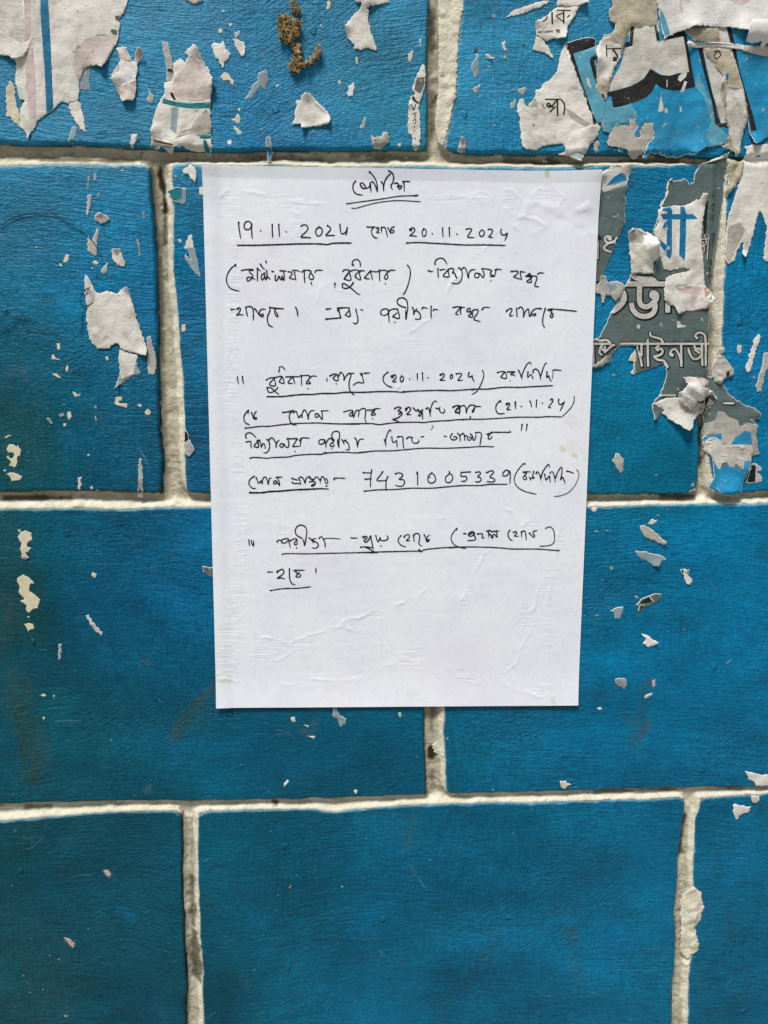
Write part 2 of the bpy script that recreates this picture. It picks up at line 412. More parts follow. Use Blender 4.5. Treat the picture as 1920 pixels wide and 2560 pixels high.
AXY = np.array([(a[0], a[1]) for a in ANCH], float); ARGB = np.array([lin(*a[2:]) for a in ANCH])
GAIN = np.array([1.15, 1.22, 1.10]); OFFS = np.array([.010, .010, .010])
def capsule(px, pts, r):
    """soft distance mask to a polyline in photo px"""
    d = np.full(len(px), 1e9)
    pts = np.asarray(pts, float)
    for a, b in zip(pts[:-1], pts[1:]):
        ab = b - a; t = np.clip(((px - a) @ ab) / max(ab @ ab, 1e-6), 0, 1)
        d = np.minimum(d, np.hypot(*(px - (a + t[:, None] * ab)).T))
    return np.clip(1 - d / r, 0, 1)
def unP(x, z):
    w = np.stack([x, z - ZW, np.zeros_like(x)], 1) - CN
    c = w @ RN.T
    return np.stack([960 + F_PX * c[:, 0] / -c[:, 2], 1280 - F_PX * c[:, 1] / -c[:, 2]], 1)
STAINS = [  # polyline px, radius, colour, strength
 (pl("545,1715 500,1745 460,1800 436,1842"), 26, (62, 72, 34), 0.85),
 (pl("560,1720 520,1760 490,1800"), 45, (40, 80, 70), 0.5),
 (pl("35,1675 45,1740 70,1830 95,1900 85,1950"), 60, (52, 66, 40), 0.75),
 (pl("95,1880 90,1920 80,1955"), 14, (58, 62, 22), 0.7),
 (pl("30,1300 40,1550"), 110, (40, 74, 70), 0.5), (pl("30,950 60,1150"), 120, (42, 76, 72), 0.45),
 (pl("0,2330 120,2400"), 160, (36, 76, 84), 0.5), (pl("0,2500 140,2560"), 120, (50, 80, 90), 0.35),
 (pl("1620,1700 1610,1760 1580,1860"), 22, (44, 74, 66), 0.6), (pl("1565,1790 1575,1800"), 14, (60, 70, 60), 0.6),
 (pl("1610,1830 1625,1810"), 10, (76, 80, 72), 0.7), (pl("1375,1765 1380,1772"), 16, (30, 84, 60), 0.8),
 (pl("1428,2310 1436,2360"), 20, (52, 82, 96), 0.6), (pl("1430,2410 1445,2440 1440,2480"), 10, (60, 96, 110), 0.5),
 (pl("880,2310 960,2280"), 70, (0, 104, 158), 0.3), (pl("1530,2330 1560,2350"), 55, (0, 112, 170), 0.35),
 (pl("300,2275 330,2290"), 26, (0, 104, 160), 0.7), (pl("264,2180 272,2188"), 11, (130, 128, 140), 0.8),
 (pl("165,2350 180,2360"), 12, (104, 108, 124), 0.8), (pl("160,1080 170,1110"), 40, (20, 100, 160), 0.5),
 (pl("440,230 300,232"), 12, (50, 110, 150), 0.0), (pl("1420,180 1200,55"), 0.1, (0, 0, 0), 0.0),
 (pl("950,102 1000,96"), 7, (28, 92, 116), 0.8), (pl("1195,52 1270,36"), 9, (30, 95, 120), 0.7), (pl("1040,100 1005,108"), 8, (30, 90, 118), 0.7),
 (pl("655,140 665,165"), 6, (120, 108, 92), 0.8), (pl("620,110 690,140"), 18, (70, 96, 110), 0.4),
 (pl("790,1770 825,1760 850,1740"), 16, (84, 88, 82), 0.6), (pl("750,1825 775,1835 790,1800"), 12, (90, 88, 80), 0.6),
 (pl("360,1650 370,1660"), 12, (88, 92, 90), 0.35), (pl("364,1980 374,1965"), 9, (110, 116, 126), 0.6),
 (pl("1820,2250 1825,2350"), 24, (30, 78, 92), 0.5), (pl("1375,2430 1382,2440"), 10, (60, 70, 60), 0.7),
 (pl("1205,2385 1180,2450 1115,2525"), 9, (40, 58, 58), 0.7), (pl("1245,2340 1215,2400"), 20, (44, 76, 80), 0.5), (pl("1425,2330 1440,2420"), 26, (50, 84, 92), 0.5), (pl("600,2440 620,2470"), 20, (60, 92, 104), .35), (pl("1605,1720 1630,1700"), 9, (70, 76, 66), .7), (pl("1600,1850 1620,1800"), 12, (60, 72, 62), .7), (pl("1150,1880 1400,1900"), 60, (14, 112, 120), .2), (pl("560,1560 700,1580"), 70, (0, 92, 138), .3), (pl("20,1500 30,1560 0,1640"), 30, (44, 66, 62), .6), (pl("20,930 60,925"), 14, (100, 98, 86), .6), (pl("60,930 68,950"), 8, (112, 100, 84), .7), (pl("410,1385 425,1380 455,1370"), 8, (58, 78, 84), 0.6), (pl("425,1395 445,1388"), 8, (58, 78, 84), 0.6),
 (pl("380,1410 378,1440"), 6, (60, 84, 96), 0.6), (pl("370,1475 374,1500"), 8, (60, 84, 96), 0.5),
 (pl("1470,1010 1560,990"), 60, (20, 92, 120), 0.25), (pl("1180,50 1080,300"), 40, (40, 130, 175), 0.15),
 (pl("355,440 352,500 360,560"), 8, (30, 130, 185), 0.5), (pl("0,760 90,760"), 90, (26, 84, 112), 0.4),
]
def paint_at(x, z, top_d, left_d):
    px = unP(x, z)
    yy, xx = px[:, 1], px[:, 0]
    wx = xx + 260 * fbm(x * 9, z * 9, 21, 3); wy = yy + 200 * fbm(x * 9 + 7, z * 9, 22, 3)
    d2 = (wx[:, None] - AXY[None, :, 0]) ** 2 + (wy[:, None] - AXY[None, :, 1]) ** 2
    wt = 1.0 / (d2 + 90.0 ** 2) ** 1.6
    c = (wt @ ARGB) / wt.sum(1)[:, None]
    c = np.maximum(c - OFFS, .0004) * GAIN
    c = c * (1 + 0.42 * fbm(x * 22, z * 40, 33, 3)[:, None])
    for pts, rad, rgb, k in STAINS:
        if k <= 0: continue
        m = capsule(px, pts, rad)
        m = (sst(0.0, 1.0, m * (1 + 1.1 * fbm(x * 90, z * 90, 9, 4))) * (.75 + .5 * fbm(x * 300, z * 120, 19, 3)))[:, None] * k * .66
        c = c * (1 - m) + lin(*rgb) * m
    # cream joint paint dragged thinly over the upper and left arrises
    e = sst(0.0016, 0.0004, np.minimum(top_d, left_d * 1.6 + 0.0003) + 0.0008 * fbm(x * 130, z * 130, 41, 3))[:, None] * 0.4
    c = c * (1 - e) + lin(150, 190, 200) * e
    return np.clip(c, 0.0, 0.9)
def spaced(L, fine):
    e = np.array([0, .00025, .0006, .0010, .0015, .0021, .0028, .0037])
    n = max(2, int(round((L - 2 * .0037) / fine)))
    mid = np.linspace(.0037, L - .0037, n + 1)
    return np.unique(np.concatenate([e[:-1], mid, L - e[:-1]])) 
wall = bpy.data.objects.new('brick_wall', None); COL.objects.link(wall)
wall.location = (0.08, 0.0, 0.0)
tag(wall, 'blue painted masonry wall of large bricks with recessed cream mortar joints', 'wall')
OUT = []        # outlines for the joints
BOXES = []
brick_objs = []
random.seed(7)
for bi, (row, fl, fr) in enumerate(BR):
    ft, fb = ROWY[row]
    tl = corner(ft, fl, float(fl(ft(0)))); tr = corner(ft, fr, float(fr(ft(0))))
    bl = corner(fb, fl, float(fl(fb(0)))); br_ = corner(fb, fr, float(fr(fb(0))))
    L = P([tl, tr, br_, bl])
    Wd = np.hypot(*(L[1] - L[0])); Hd = np.hypot(*(L[3] - L[0]))
    vis = max(tl[0], bl[0]) < 1960 and min(tr[0], br_[0]) > -40 and tl[1] < 2600 and bl[1] > -40
    fine = 0.0014 if vis else 0.006
    us = spaced(Wd, fine) / Wd; vs = spaced(Hd, fine) / Hd
    xs_t = tl[0] + us * (tr[0] - tl[0]); T = wob(P(np.stack([xs_t, ft(xs_t)], 1)), 11)
    xs_b = bl[0] + us * (br_[0] - bl[0]); B = wob(P(np.stack([xs_b, fb(xs_b)], 1)), 11)
    ys_l = tl[1] + vs * (bl[1] - tl[1]); Lf = wob(P(np.stack([fl(ys_l), ys_l], 1)), 11)
    ys_r = tr[1] + vs * (br_[1] - tr[1]); R = wob(P(np.stack([fr(ys_r), ys_r], 1)), 11)
    u = us[None, :, None]; v = vs[:, None, None]
    G = (1 - v) * T[None] + v * B[None] + (1 - u) * Lf[:, None] + u * R[:, None] \
        - ((1 - u) * (1 - v) * T[0] + u * (1 - v) * T[-1] + (1 - u) * v * B[0] + u * v * B[-1])
    # round the four corners
    a = np.minimum(us, 1 - us)[None, :] * Wd; b = np.minimum(vs, 1 - vs)[:, None] * Hd
    r0 = 0.0030 if row != 4 else 0.0042
    pp = np.clip((r0 - a) / r0, 0, 1) * np.ones_like(b); qq = np.clip((r0 - b) / r0, 0, 1) * np.ones_like(a)
    hyp = np.hypot(pp, qq); sc = np.where(hyp > 1e-9, np.maximum(pp, qq) / np.maximum(hyp, 1e-9), 1)
    dx = r0 * (pp - pp * sc) * np.where(us[None, :] < .5, 1, -1); dz = r0 * (qq - qq * sc) * np.where(vs[:, None] < .5, -1, 1)
    X = G[..., 0] + dx; Z = G[..., 1] + dz
    # profile: arris rounded, softer at the top and left where paint has built up
    dt = vs[:, None] * Hd * np.ones_like(X); db = (1 - vs)[:, None] * Hd * np.ones_like(X)
    dl = us[None, :] * Wd * np.ones_like(X); dr = (1 - us)[None, :] * Wd * np.ones_like(X)
    def rnd(d, r, dep):
        t = np.clip(1 - d / r, 0, 1); return dep * (1 - np.sqrt(np.clip(1 - t * t, 0, 1)))
    low = rnd(dt, .0016, .0007) + rnd(dl, .0014, .0006) + rnd(db, .0013, .0016) + rnd(dr, .0013, .0014)
    h = brick_height(X, Z) - low
    Y = -h
    # side walls: one more ring pushed back into the wall
    def pad(Aa): return np.pad(Aa, 1, mode='edge')
    Xp, Yp, Zp = pad(X), pad(Y), pad(Z)
    Yp[0, :] = Yp[-1, :] = .0075; Yp[:, 0] = Yp[:, -1] = .0075
    me, used = grid_mesh('brick', Xp, Yp, Zp, 'blue_gloss_paint')
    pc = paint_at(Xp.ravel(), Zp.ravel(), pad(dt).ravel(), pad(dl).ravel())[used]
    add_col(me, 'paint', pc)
    o = link_obj('brick', me, wall); o.matrix_parent_inverse = Matrix.Translation(-wall.location)
    brick_objs.append((o, L))
    OUT.append((T, np.concatenate([B, R]), np.concatenate([T, R, B[::-1], Lf[::-1]]), Lf))
    BOXES.append((L[:, 0].min(), L[:, 0].max(), L[:, 1].min(), L[:, 1].max()))

# ------------------------------------------------------------------ mortar as one uneven bed in the joints
c4 = P([(-560, -420), (2480, -420), (2480, 3000), (-560, 3000)])
gx0, gx1, gz0, gz1 = c4[:, 0].min(), c4[:, 0].max(), c4[:, 1].min(), c4[:, 1].max()
RES = 0.0008
nx = int((gx1 - gx0) / RES) + 1; nz = int((gz1 - gz0) / RES) + 1
gx = gx0 + np.arange(nx) * RES; gz = gz0 + np.arange(nz) * RES
def splat(pts, rad=0.012):
    D = np.full((nz, nx), rad)
    k = int(rad / RES)
    for x, z in pts:
        i = int((x - gx0) / RES); j = int((z - gz0) / RES)
        i0, i1, j0, j1 = max(0, i - k), min(nx, i + k + 1), max(0, j - k), min(nz, j + k + 1)
        if i0 >= i1 or j0 >= j1: continue
        d = np.hypot(gx[None, i0:i1] - x, gz[j0:j1, None] - z)
        np.minimum(D[j0:j1, i0:i1], d, out=D[j0:j1, i0:i1])
    return D
def dense(p, st=0.0011):
    o = [p[0]]
    for a, b in zip(p[:-1], p[1:]):
        L = np.hypot(*(b - a))
        if L > 0.03: o.append(b); continue
        n = max(1, int(L / st))
        o += [a + (b - a) * (k + 1) / n for k in range(n)]
    o = np.array(o); keep = [0]
    for i in range(1, len(o)):
        if np.hypot(*(o[i] - o[keep[-1]])) >= st * .9: keep.append(i)
    return o[keep]
lf_pts = np.concatenate([dense(o[3]) for o in OUT]); fl_pts = np.concatenate([dense(o[0]) for o in OUT]); st_pts = np.concatenate([dense(o[1]) for o in OUT])
DT = splat(fl_pts); DL = splat(lf_pts); DF = np.minimum(DT, DL); DS = splat(st_pts)
inside = np.zeros((nz, nx), bool)
for _, _, poly, _v in OUT:
    x1, z1 = poly[:, 0], poly[:, 1]; x2, z2 = np.roll(x1, -1), np.roll(z1, -1)
    for j, zz in enumerate(gz):
        if zz < z1.min() or zz > z1.max(): continue
        m = (z1 > zz) != (z2 > zz)
        xs = np.sort(x1[m] + (zz - z1[m]) * (x2[m] - x1[m]) / (z2[m] - z1[m]))
        for a, b in zip(xs[::2], xs[1::2]):
            inside[j, max(0, int(np.ceil((a - gx0) / RES))):max(0, int(np.floor((b - gx0) / RES)) + 1)] = True
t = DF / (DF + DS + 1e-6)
GX, GZ = np.meshgrid(gx, gz)
GY0 = unP(GX.ravel(), GZ.ravel())[:, 1].reshape(GX.shape)
dep = .0003 + np.interp(GY0, [900, 1300, 1900], [.0050, .0042, .0034]) * sst(0, .60, t + .12 * vn(GX * 60, GZ * 60, 8)) - .0010 * sst(.7, 1, t)
dep = dep - (.0014 * fbm(GX * 110, GZ * 110, 12, 5) + .0007 * vn(GX * 420, GZ * 420, 13)) * sst(0, .22, t)
# pits and lumps where mortar was dragged over the arris
dep = np.where(inside, np.clip(.0003 + .95 * DF, 0, .0058), np.maximum(dep, .0001))
LUMPS = []
near = np.minimum(DF, DS) < .011
kv = near & (~inside | (np.minimum(DF, DS) < .0024))
keep = kv[:-1, :-1] | kv[1:, 1:] | kv[:-1, 1:] | kv[1:, :-1]
me, used = grid_mesh('mortar', GX, dep, GZ, 'cream_lime_mortar', keep)
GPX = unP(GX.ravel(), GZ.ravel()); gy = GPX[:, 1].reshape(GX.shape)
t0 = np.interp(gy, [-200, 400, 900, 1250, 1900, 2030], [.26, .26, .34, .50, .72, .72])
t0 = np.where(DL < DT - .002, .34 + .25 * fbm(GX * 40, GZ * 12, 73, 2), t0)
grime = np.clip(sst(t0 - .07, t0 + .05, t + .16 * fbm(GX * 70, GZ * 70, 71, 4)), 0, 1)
DIRT = [("393,412 396,440 404,470 408,520", 9, 1.0), ("407,540 408,600", 6, .7), ("478,2205 480,2260 482,2320", 11, .75), ("484,2335 487,2400 492,2450", 13, .8), ("1716,2050 1708,2090 1700,2140", 9, .9), ("1694,2150 1690,2250", 6, .5),
        ("1082,1770 1080,1830", 8, .5), ("1078,1876 1080,1895", 8, 1.0), ("1081,1930 1084,1980", 7, .5), ("1315,398 1400,400", 10, .8), ("1700,392 1560,396", 9, .7), ("1662,1240 1740,1243", 6, .8), ("1712,2140 1700,2100", 5, .7), ("1690,2300 1688,2400", 5, .5), ("480,2100 482,2180", 6, .4), ("395,640 402,900", 5, .35), ("404,960 410,1150", 6, .3), ("1755,1070 1754,1160", 9, .95),
        ("100,395 330,400", 7, .7), ("600,382 800,392", 8, .45), ("880,380 1040,386", 8, .45), ("0,1248 170,1246", 7, .8), ("60,2026 120,2022", 6, .7), ("680,2008 690,2010", 6, .9), ("1490,1985 1720,1978", 3.5, .7), ("1800,1971 1920,1968", 7, .7), ("1085,20 1083,120", 9, .6), ("1083,220 1080,330", 8, .5), ("475,1215 470,1190", 7, .6), ("1270,395 1330,393", 8, .6)]
dirt = np.zeros(GX.size)
gsel = keep.copy()
for s_, r_, k_ in DIRT:
    pts_ = np.array(pl(s_)); mn_, mx_ = pts_.min(0) - 2.5 * r_, pts_.max(0) + 2.5 * r_
    m_ = (GPX[:, 0] > mn_[0]) & (GPX[:, 0] < mx_[0]) & (GPX[:, 1] > mn_[1]) & (GPX[:, 1] < mx_[1])
    q_ = GPX[m_]; xx_, zz_ = GX.ravel()[m_], GZ.ravel()[m_]
    v_ = capsule(q_, pts_, r_ * 2.2) + .55 * fbm(xx_ * 180, zz_ * 180, 91, 4)
    dirt[m_] = np.maximum(dirt[m_], sst(.35, .85, v_) * k_)
add_f(me, 'dirt', dirt[used])
# vertical joints collected less dirt low down, more near the crossings
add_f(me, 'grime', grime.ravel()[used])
mo = link_obj('mortar', me, wall); mo.matrix_parent_inverse = Matrix.Translation(-wall.location)
DEPR = np.where(inside, 0.0, np.where(near, dep, 0.0))
def depth_at(x, z):
    i = np.clip(((x - gx0) / RES).astype(int), 0, nx - 1); j = np.clip(((z - gz0) / RES).astype(int), 0, nz - 1)
    return DEPR[j, i]
def surf(x, z, sag=0.6, cap=.0018):
    """height of what a scrap can lie on"""
    return np.maximum(brick_height(x, z), -.0003) - np.minimum(depth_at(x, z) * sag, cap)
def on_brick(x, z):
    for o, L in brick_objs:
        if L[:, 0].min() <= x <= L[:, 0].max() and L[:, 1].min() <= z <= L[:, 1].max(): return o
    return brick_objs[0][0]

# the bed behind the joints outside the view, and the rest of the wall (cheap bricks) down to the ground
bx0 = min(b[0] for b in BOXES); bx1 = max(b[1] for b in BOXES); bz0 = min(b[2] for b in BOXES); bz1 = max(b[3] for b in BOXES)
def slab(name, x0, x1, z0, z1, yf, yb, mat, parent, bev=0.0):
    if bev:
        V = [(x0, yf + bev, z0), (x1, yf + bev, z0), (x1, yf + bev, z1), (x0, yf + bev, z1),
             (x0 + bev, yf, z0 + bev), (x1 - bev, yf, z0 + bev), (x1 - bev, yf, z1 - bev), (x0 + bev, yf, z1 - bev),
             (x0, yb, z0), (x1, yb, z0), (x1, yb, z1), (x0, yb, z1)]
        Fc = [(4, 5, 6, 7), (0, 1, 5, 4), (1, 2, 6, 5), (2, 3, 7, 6), (3, 0, 4, 7), (8, 9, 1, 0), (9, 10, 2, 1), (10, 11, 3, 2), (11, 8, 0, 3)]
    else:
        V = [(x0, yf, z0), (x1, yf, z0), (x1, yf, z1), (x0, yf, z1), (x0, yb, z0), (x1, yb, z0), (x1, yb, z1), (x0, yb, z1)]
        Fc = [(0, 1, 2, 3), (5, 4, 7, 6), (4, 0, 3, 7), (1, 5, 6, 2), (3, 2, 6, 7), (4, 5, 1, 0)]
    me = mesh(name, V, Fc, [mat], smooth=False)
    o = link_obj(name, me, parent)
    if parent: o.matrix_parent_inverse = Matrix.Translation(-parent.location)
    return o, me, len(V)
o, me, n = slab('mortar_bed', -1.9, 2.1, 0.0, 2.75, .0060, .09, 'cream_lime_mortar', wall); add_f(me, 'grime', [0.4] * n)
bh, bw, jt = .172, .282, .010
rows_up = []
z = bz1 + jt
while z + bh < 2.75: rows_up.append((z, z + bh)); z += bh + jt
z = bz0 - jt
while z - bh > -0.02: rows_up.append((z - bh, z)); z -= bh + jt
k = 0
def far_brick(x0, x1, z0, z1):
    o, me, n = slab('brick', x0, x1, max(z0, 0.0), z1, .0004, .0075, 'blue_gloss_paint', wall, bev=.0016)
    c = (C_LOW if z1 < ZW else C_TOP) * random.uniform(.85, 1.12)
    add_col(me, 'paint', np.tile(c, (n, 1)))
for z0, z1 in rows_up:
    x = -1.88 + (k % 2) * .5 * bw; k += 1
    while x + bw < 2.1:
        far_brick(x, x + bw, z0, z1); x += bw + jt
rr = {}
for (row, a, b), bb in zip(BR, BOXES):
    rr.setdefault(row, []).append(bb)
for row, bbs in rr.items():
    z0 = np.mean([b[2] for b in bbs]); z1 = np.mean([b[3] for b in bbs])
    x = max(b[1] for b in bbs) + jt
    while x + bw < 2.1: far_brick(x, x + bw, z0, z1); x += bw + jt
    x = min(b[0] for b in bbs) - jt
    while x - bw > -1.9: far_brick(x - bw, x, z0, z1); x -= bw + jt
gV = [(-40, -60, 0), (40, -60, 0), (40, 60, 0), (-40, 60, 0)]
go = link_obj('ground', mesh('ground', gV, [(0, 1, 2, 3)], ['ground_concrete'], smooth=False)); tag(go, kind='structure')

# ------------------------------------------------------------------ torn paper
def jag(pts, amp=1.3, step=4.0, seed=0, closed=True):
    rnd = random.Random(seed); out = []
    n = len(pts)
    for i in range(n if closed else n - 1):
        a = np.array(pts[i], float); b = np.array(pts[(i + 1) % n], float)
        L = np.hypot(*(b - a)); m = max(1, int(L / step)); nrm = np.array([-(b - a)[1], (b - a)[0]]) / max(L, 1e-6)
        for k in range(m):
            o = 0 if k == 0 else rnd.gauss(0, amp) * min(1, L / 12)
            out.append(a + (b - a) * k / m + nrm * max(-2.2 * amp, min(2.2 * amp, o)))
    return np.array(out)
def pip(poly, pts):
    x, y = pts[:, 0], pts[:, 1]; ins = np.zeros(len(pts), bool); n = len(poly)
    x1, y1 = poly[:, 0], poly[:, 1]; x2, y2 = np.roll(x1, -1), np.roll(y1, -1)
    for i in range(n):
        c = ((y1[i] > y) != (y2[i] > y))
        if not c.any(): continue
        xx = x1[i] + (y[c] - y1[i]) * (x2[i] - x1[i]) / (y2[i] - y1[i])
        ins[c] ^= x[c] < xx
    return ins
def stroke_polys(pts, w, cap=True):
    """a pen or brush stroke as small convex polygons"""
    pts = [np.array(p, float) for p in pts]; out = []
    for a, b in zip(pts[:-1], pts[1:]):
        L = np.hypot(*(b - a))
        if L < 1e-6: continue
        d = (b - a) / L; nn = np.array([-d[1], d[0]]) * w / 2
        e = d * w * (.32 if cap else 0)
        out.append([a - e + nn * .8, a - e - nn * .8, a - nn, b - nn, b + e - nn * .8, b + e + nn * .8, b + nn, a + nn])
    return out
def cat(pts, n=5, closed=False):
    p = [np.array(v, float) for v in pts]
    if len(p) < 3: return p
    q_ = [p[0] * 2 - p[1]] + p + [p[-1] * 2 - p[-2]]; out = []
    for i in range(1, len(q_) - 2):
        for k in range(n):
            t = k / n; a, b, c, d = q_[i - 1:i + 3]
            out.append(.5 * (2 * b + (c - a) * t + (2 * a - 5 * b + 4 * c - d) * t * t + (3 * b - a - 3 * c + d) * t ** 3))
    return out + [p[-1]]
SCRAPS = []
def scrap(crop, pts, label=None, mat='torn_white_paper', prints=(), layer=1, lift=(), crum=0.0, name='paper_scrap', cat_='paper scrap',
          amp=1.2, grid=7.0, sag=.6, parent=None, group=None, seed=None, fold=0.0, roll=None, step=4.0):
    seed = seed if seed is not None else len(SCRAPS) * 13 + 5
    SCRAPS.append(label)
    out = jag(cr(crop, pl(pts) if isinstance(pts, str) else pts), amp, step, seed)
    mn, mx = out.min(0), out.max(0)
    span = max(mx - mn)
    g = min(grid, max(2.2, span / 9))
    polys = [out]; pm = [0]; mats = [mat]
    for pr in prints:
        m, c2, pp = pr[0], pr[1], pr[2]
        if m not in mats: mats.append(m)
        if len(pr) > 3:
            base = cat(cr(c2, pl(pp)), 4) if not (len(pr) > 4 and pr[4] == 'line') else [v for v in cr(c2, pl(pp))]
            for sp in stroke_polys(base, pr[3]):
                polys.append(np.array(sp)); pm.append(mats.index(m))
        else:
            polys.append(cr(c2, pl(pp))); pm.append(mats.index(m))
    rs = np.random.RandomState(seed)
    ax = np.arange(mn[0], mx[0], g); ay = np.arange(mn[1], mx[1], g)
    gp = np.stack(np.meshgrid(ax, ay), -1).reshape(-1, 2) + rs.uniform(-.3, .3, (len(ax) * len(ay), 2)) * g
    # points just inside the torn rim
    nrm = np.roll(out, -1, 0) - np.roll(out, 1, 0); nrm = np.stack([nrm[:, 1], -nrm[:, 0]], 1) / (np.hypot(*nrm.T)[:, None] + 1e-9)
    A = 0.5 * np.sum(out[:, 0] * np.roll(out[:, 1], -1) - np.roll(out[:, 0], -1) * out[:, 1])
    inner = out - nrm * np.sign(A) * 2.0
    cand = np.concatenate([gp, inner]); cand = cand[pip(out, cand)]
    bd = np.min(np.hypot(cand[:, None, 0] - out[None, :, 0], cand[:, None, 1] - out[None, :, 1]), 1)
    cand = cand[bd > 1.1]
    V = []; Fc = []
    for p in polys:
        Fc.append(list(range(len(V), len(V) + len(p)))); V += [Vector((float(a), float(b))) for a, b in p]
    V += [Vector((float(a), float(b))) for a, b in cand]
    vo, eo, fo, ov, oe, of = delaunay_2d_cdt(V, [], Fc, 1, 1e-4)
    px = np.array([(v.x, v.y) for v in vo])
    faces = []; mi = []
    for f, org in zip(fo, of):
        if 0 in org:
            faces.append(tuple(f)); k = max(org); mi.append(pm[k] if k < len(pm) else 0)
    if not faces: return None
    used = sorted({i for f in faces for i in f}); rem = {v: i for i, v in enumerate(used)}
    faces = [tuple(rem[i] for i in f) for f in faces]; px = px[used]
    bdist = np.full(len(px), 1e9)
    for a, b in zip(out, np.roll(out, -1, 0)):
        ab = b - a; tt = np.clip(((px - a) @ ab) / max(ab @ ab, 1e-9), 0, 1)
        bdist = np.minimum(bdist, np.hypot(*(px - (a + tt[:, None] * ab)).T))
    if mat == 'thin_bluish_paper' or (label and span < 40 and layer == 1): layer = .25; crum *= .5
    th = .00012 + .00015 * layer
    W = P(px, th); x, z = W[:, 0], W[:, 1]
    s0 = surf(x, z, sag)
    h = s0 + th + .00012 * fbm(x * 300, z * 300, seed, 3)
    if crum:
        fx = fbm(x * 160 + seed, z * 160, seed, 2); f2 = np.abs(fbm(x * 110, z * 110 + seed, seed + 3, 2))
        h = h + .75 * crum * (.9 * np.abs(fx) + .9 * f2) * np.clip(bdist / 3.0, .35, 1)
    if fold:
        h = h + fold * np.abs(((x * .8 + z) * 170 + seed) % 1 - .5)
    for (lp, lr, lh) in lift:
        c_ = cr(crop, [lp])[0]; d = np.hypot(*(px - c_).T)
        h = h + .8 * lh * np.clip(1 - d / lr, 0, 1) ** 1.6
    if roll:
        (y0, y1, rad) = roll     # a rolled strip: arch across the given photo-px rows
        tt = np.clip((px[:, 1] - y0) / (y1 - y0), 0, 1); h = h + rad * np.sqrt(np.clip(1 - (2 * tt - 1) ** 2, 0, 1)) * .9
    # skirt gives the sheet its thickness
    ec = {}
    for f in faces:
        for a, b in zip(f, f[1:] + f[:1]): ec[(a, b)] = 1
    bed = [(a, b) for (a, b) in ec if (b, a) not in ec]
    n0 = len(px); bv = sorted({v for e in bed for v in e}); bm = {v: n0 + i for i, v in enumerate(bv)}
    hh = list(h); back = [h[v] - min(.00026, max(.0001, h[v] - s0[v])) for v in bv]
    Y = np.concatenate([-h, -np.array(back)]); X = np.concatenate([x, x[bv]]); Z = np.concatenate([z, z[bv]])
    nf = [(a, b) for a, b in bed]
    faces2 = [tuple(reversed(f)) for f in faces] if True else faces
    sk = [(a, b, bm[b], bm[a]) for a, b in nf]
    c0 = np.array([x.mean(), 0.0, z.mean()])
    me = mesh(name, np.stack([X, Y, Z], 1) - c0, faces2 + sk, mats, mi + [0] * len(sk))
    # make sure the printed side faces the viewer
    nsum = sum(me.polygons[i].normal.y for i in range(min(40, len(faces2))))
    if nsum > 0: me.flip_normals()
    rim = np.concatenate([np.clip(1 - bdist / 1.9, 0, 1), np.ones(len(bv))])
    add_f(me, 'rim', rim)
    o = link_obj(name, me, parent, loc=tuple(c0))
    if parent is not None:
        o.matrix_parent_inverse = Matrix.Translation(-parent.location)
    else:
        tag(o, label, cat_, group or ('remnants of torn posters' if name == 'torn_poster' else 'torn paper scraps stuck to the wall'))
    return o
def bold(crop, runs, w, wb, dark='ink_dark_slate', light='ink_silver', off=(1.6, 2.2)):
    """white letter strokes with a dark outline and drop shadow"""
    s_ = CROP[crop][2]; pr = []
    for r in runs:
        sh = ' '.join('%g,%g' % (a + off[0] / s_, b + off[1] / s_) for a, b in pl(r))
        pr.append((dark, crop, sh, wb))
    for r in runs: pr.append((dark, crop, r, wb))
    for r in runs: pr.append((light, crop, r, w))
    return pr

# --- upper left
scrap('A', "70,600 92,612 108,660 122,785 150,850 152,945 100,905 70,862 45,862 50,830 45,660", "narrow yellowed paper sliver hanging left of the striped poster remnant", 'yellowed_paper', crum=.0006)
scrap('A', "610,518 665,492 668,560 655,600 658,668 590,660 585,610 605,570", "thin see-through paper tab under the striped poster's right edge", 'thin_bluish_paper')
scrap('A', "500,750 570,742 600,770 610,830 632,940 635,980 600,960 560,900 530,850 510,790", "pointed white paper strip hanging below the striped poster remnant", 'torn_white_paper', crum=.0004)
scrap('A', "530,942 565,935 560,1000 530,1060 505,1050 520,990", "small translucent paper trace below the pointed white strip", 'thin_bluish_paper')
scrap('A', "-120,-140 950,-140 950,0 920,90 885,130 890,200 875,290 840,350 800,430 765,515 720,485 665,490 620,510 605,560 588,600 582,640 590,672 570,745 520,755 495,765 460,752 430,770 395,815 350,840 275,895 268,920 250,965 225,975 212,1035 200,1000 180,965 150,945 150,860 150,800 185,745 150,738 130,680 112,590 125,520 118,450 90,440 70,420 10,410 -120,400",
      "large torn white poster with one dark blue stripe and a faint pink stripe", 'torn_white_paper', name='torn_poster', cat_='torn poster', layer=2, crum=.0008,
      prints=[('pinkish_paper', 'A', "600,330 640,290 700,268 870,268 840,350 800,430 765,515 720,485 620,510 590,600 570,580 540,470 560,400"),
              ('ink_pink', 'A', "172,-140 226,-140 232,260 262,520 270,880 235,930 215,880 200,560 185,300"),
              ('ink_stripe', 'A', "298,-140 350,-140 375,300 395,820 345,838 330,500 305,150"),
              ('ink_faded', 'A', "826,215 870,225 868,262 840,258 822,238"), ('ink_faded', 'A', "850,120 885,115 892,150 862,160")],
      lift=[((765, 515), 40, .004), ((212, 1035), 25, .002), ((75, 430), 30, .003)])
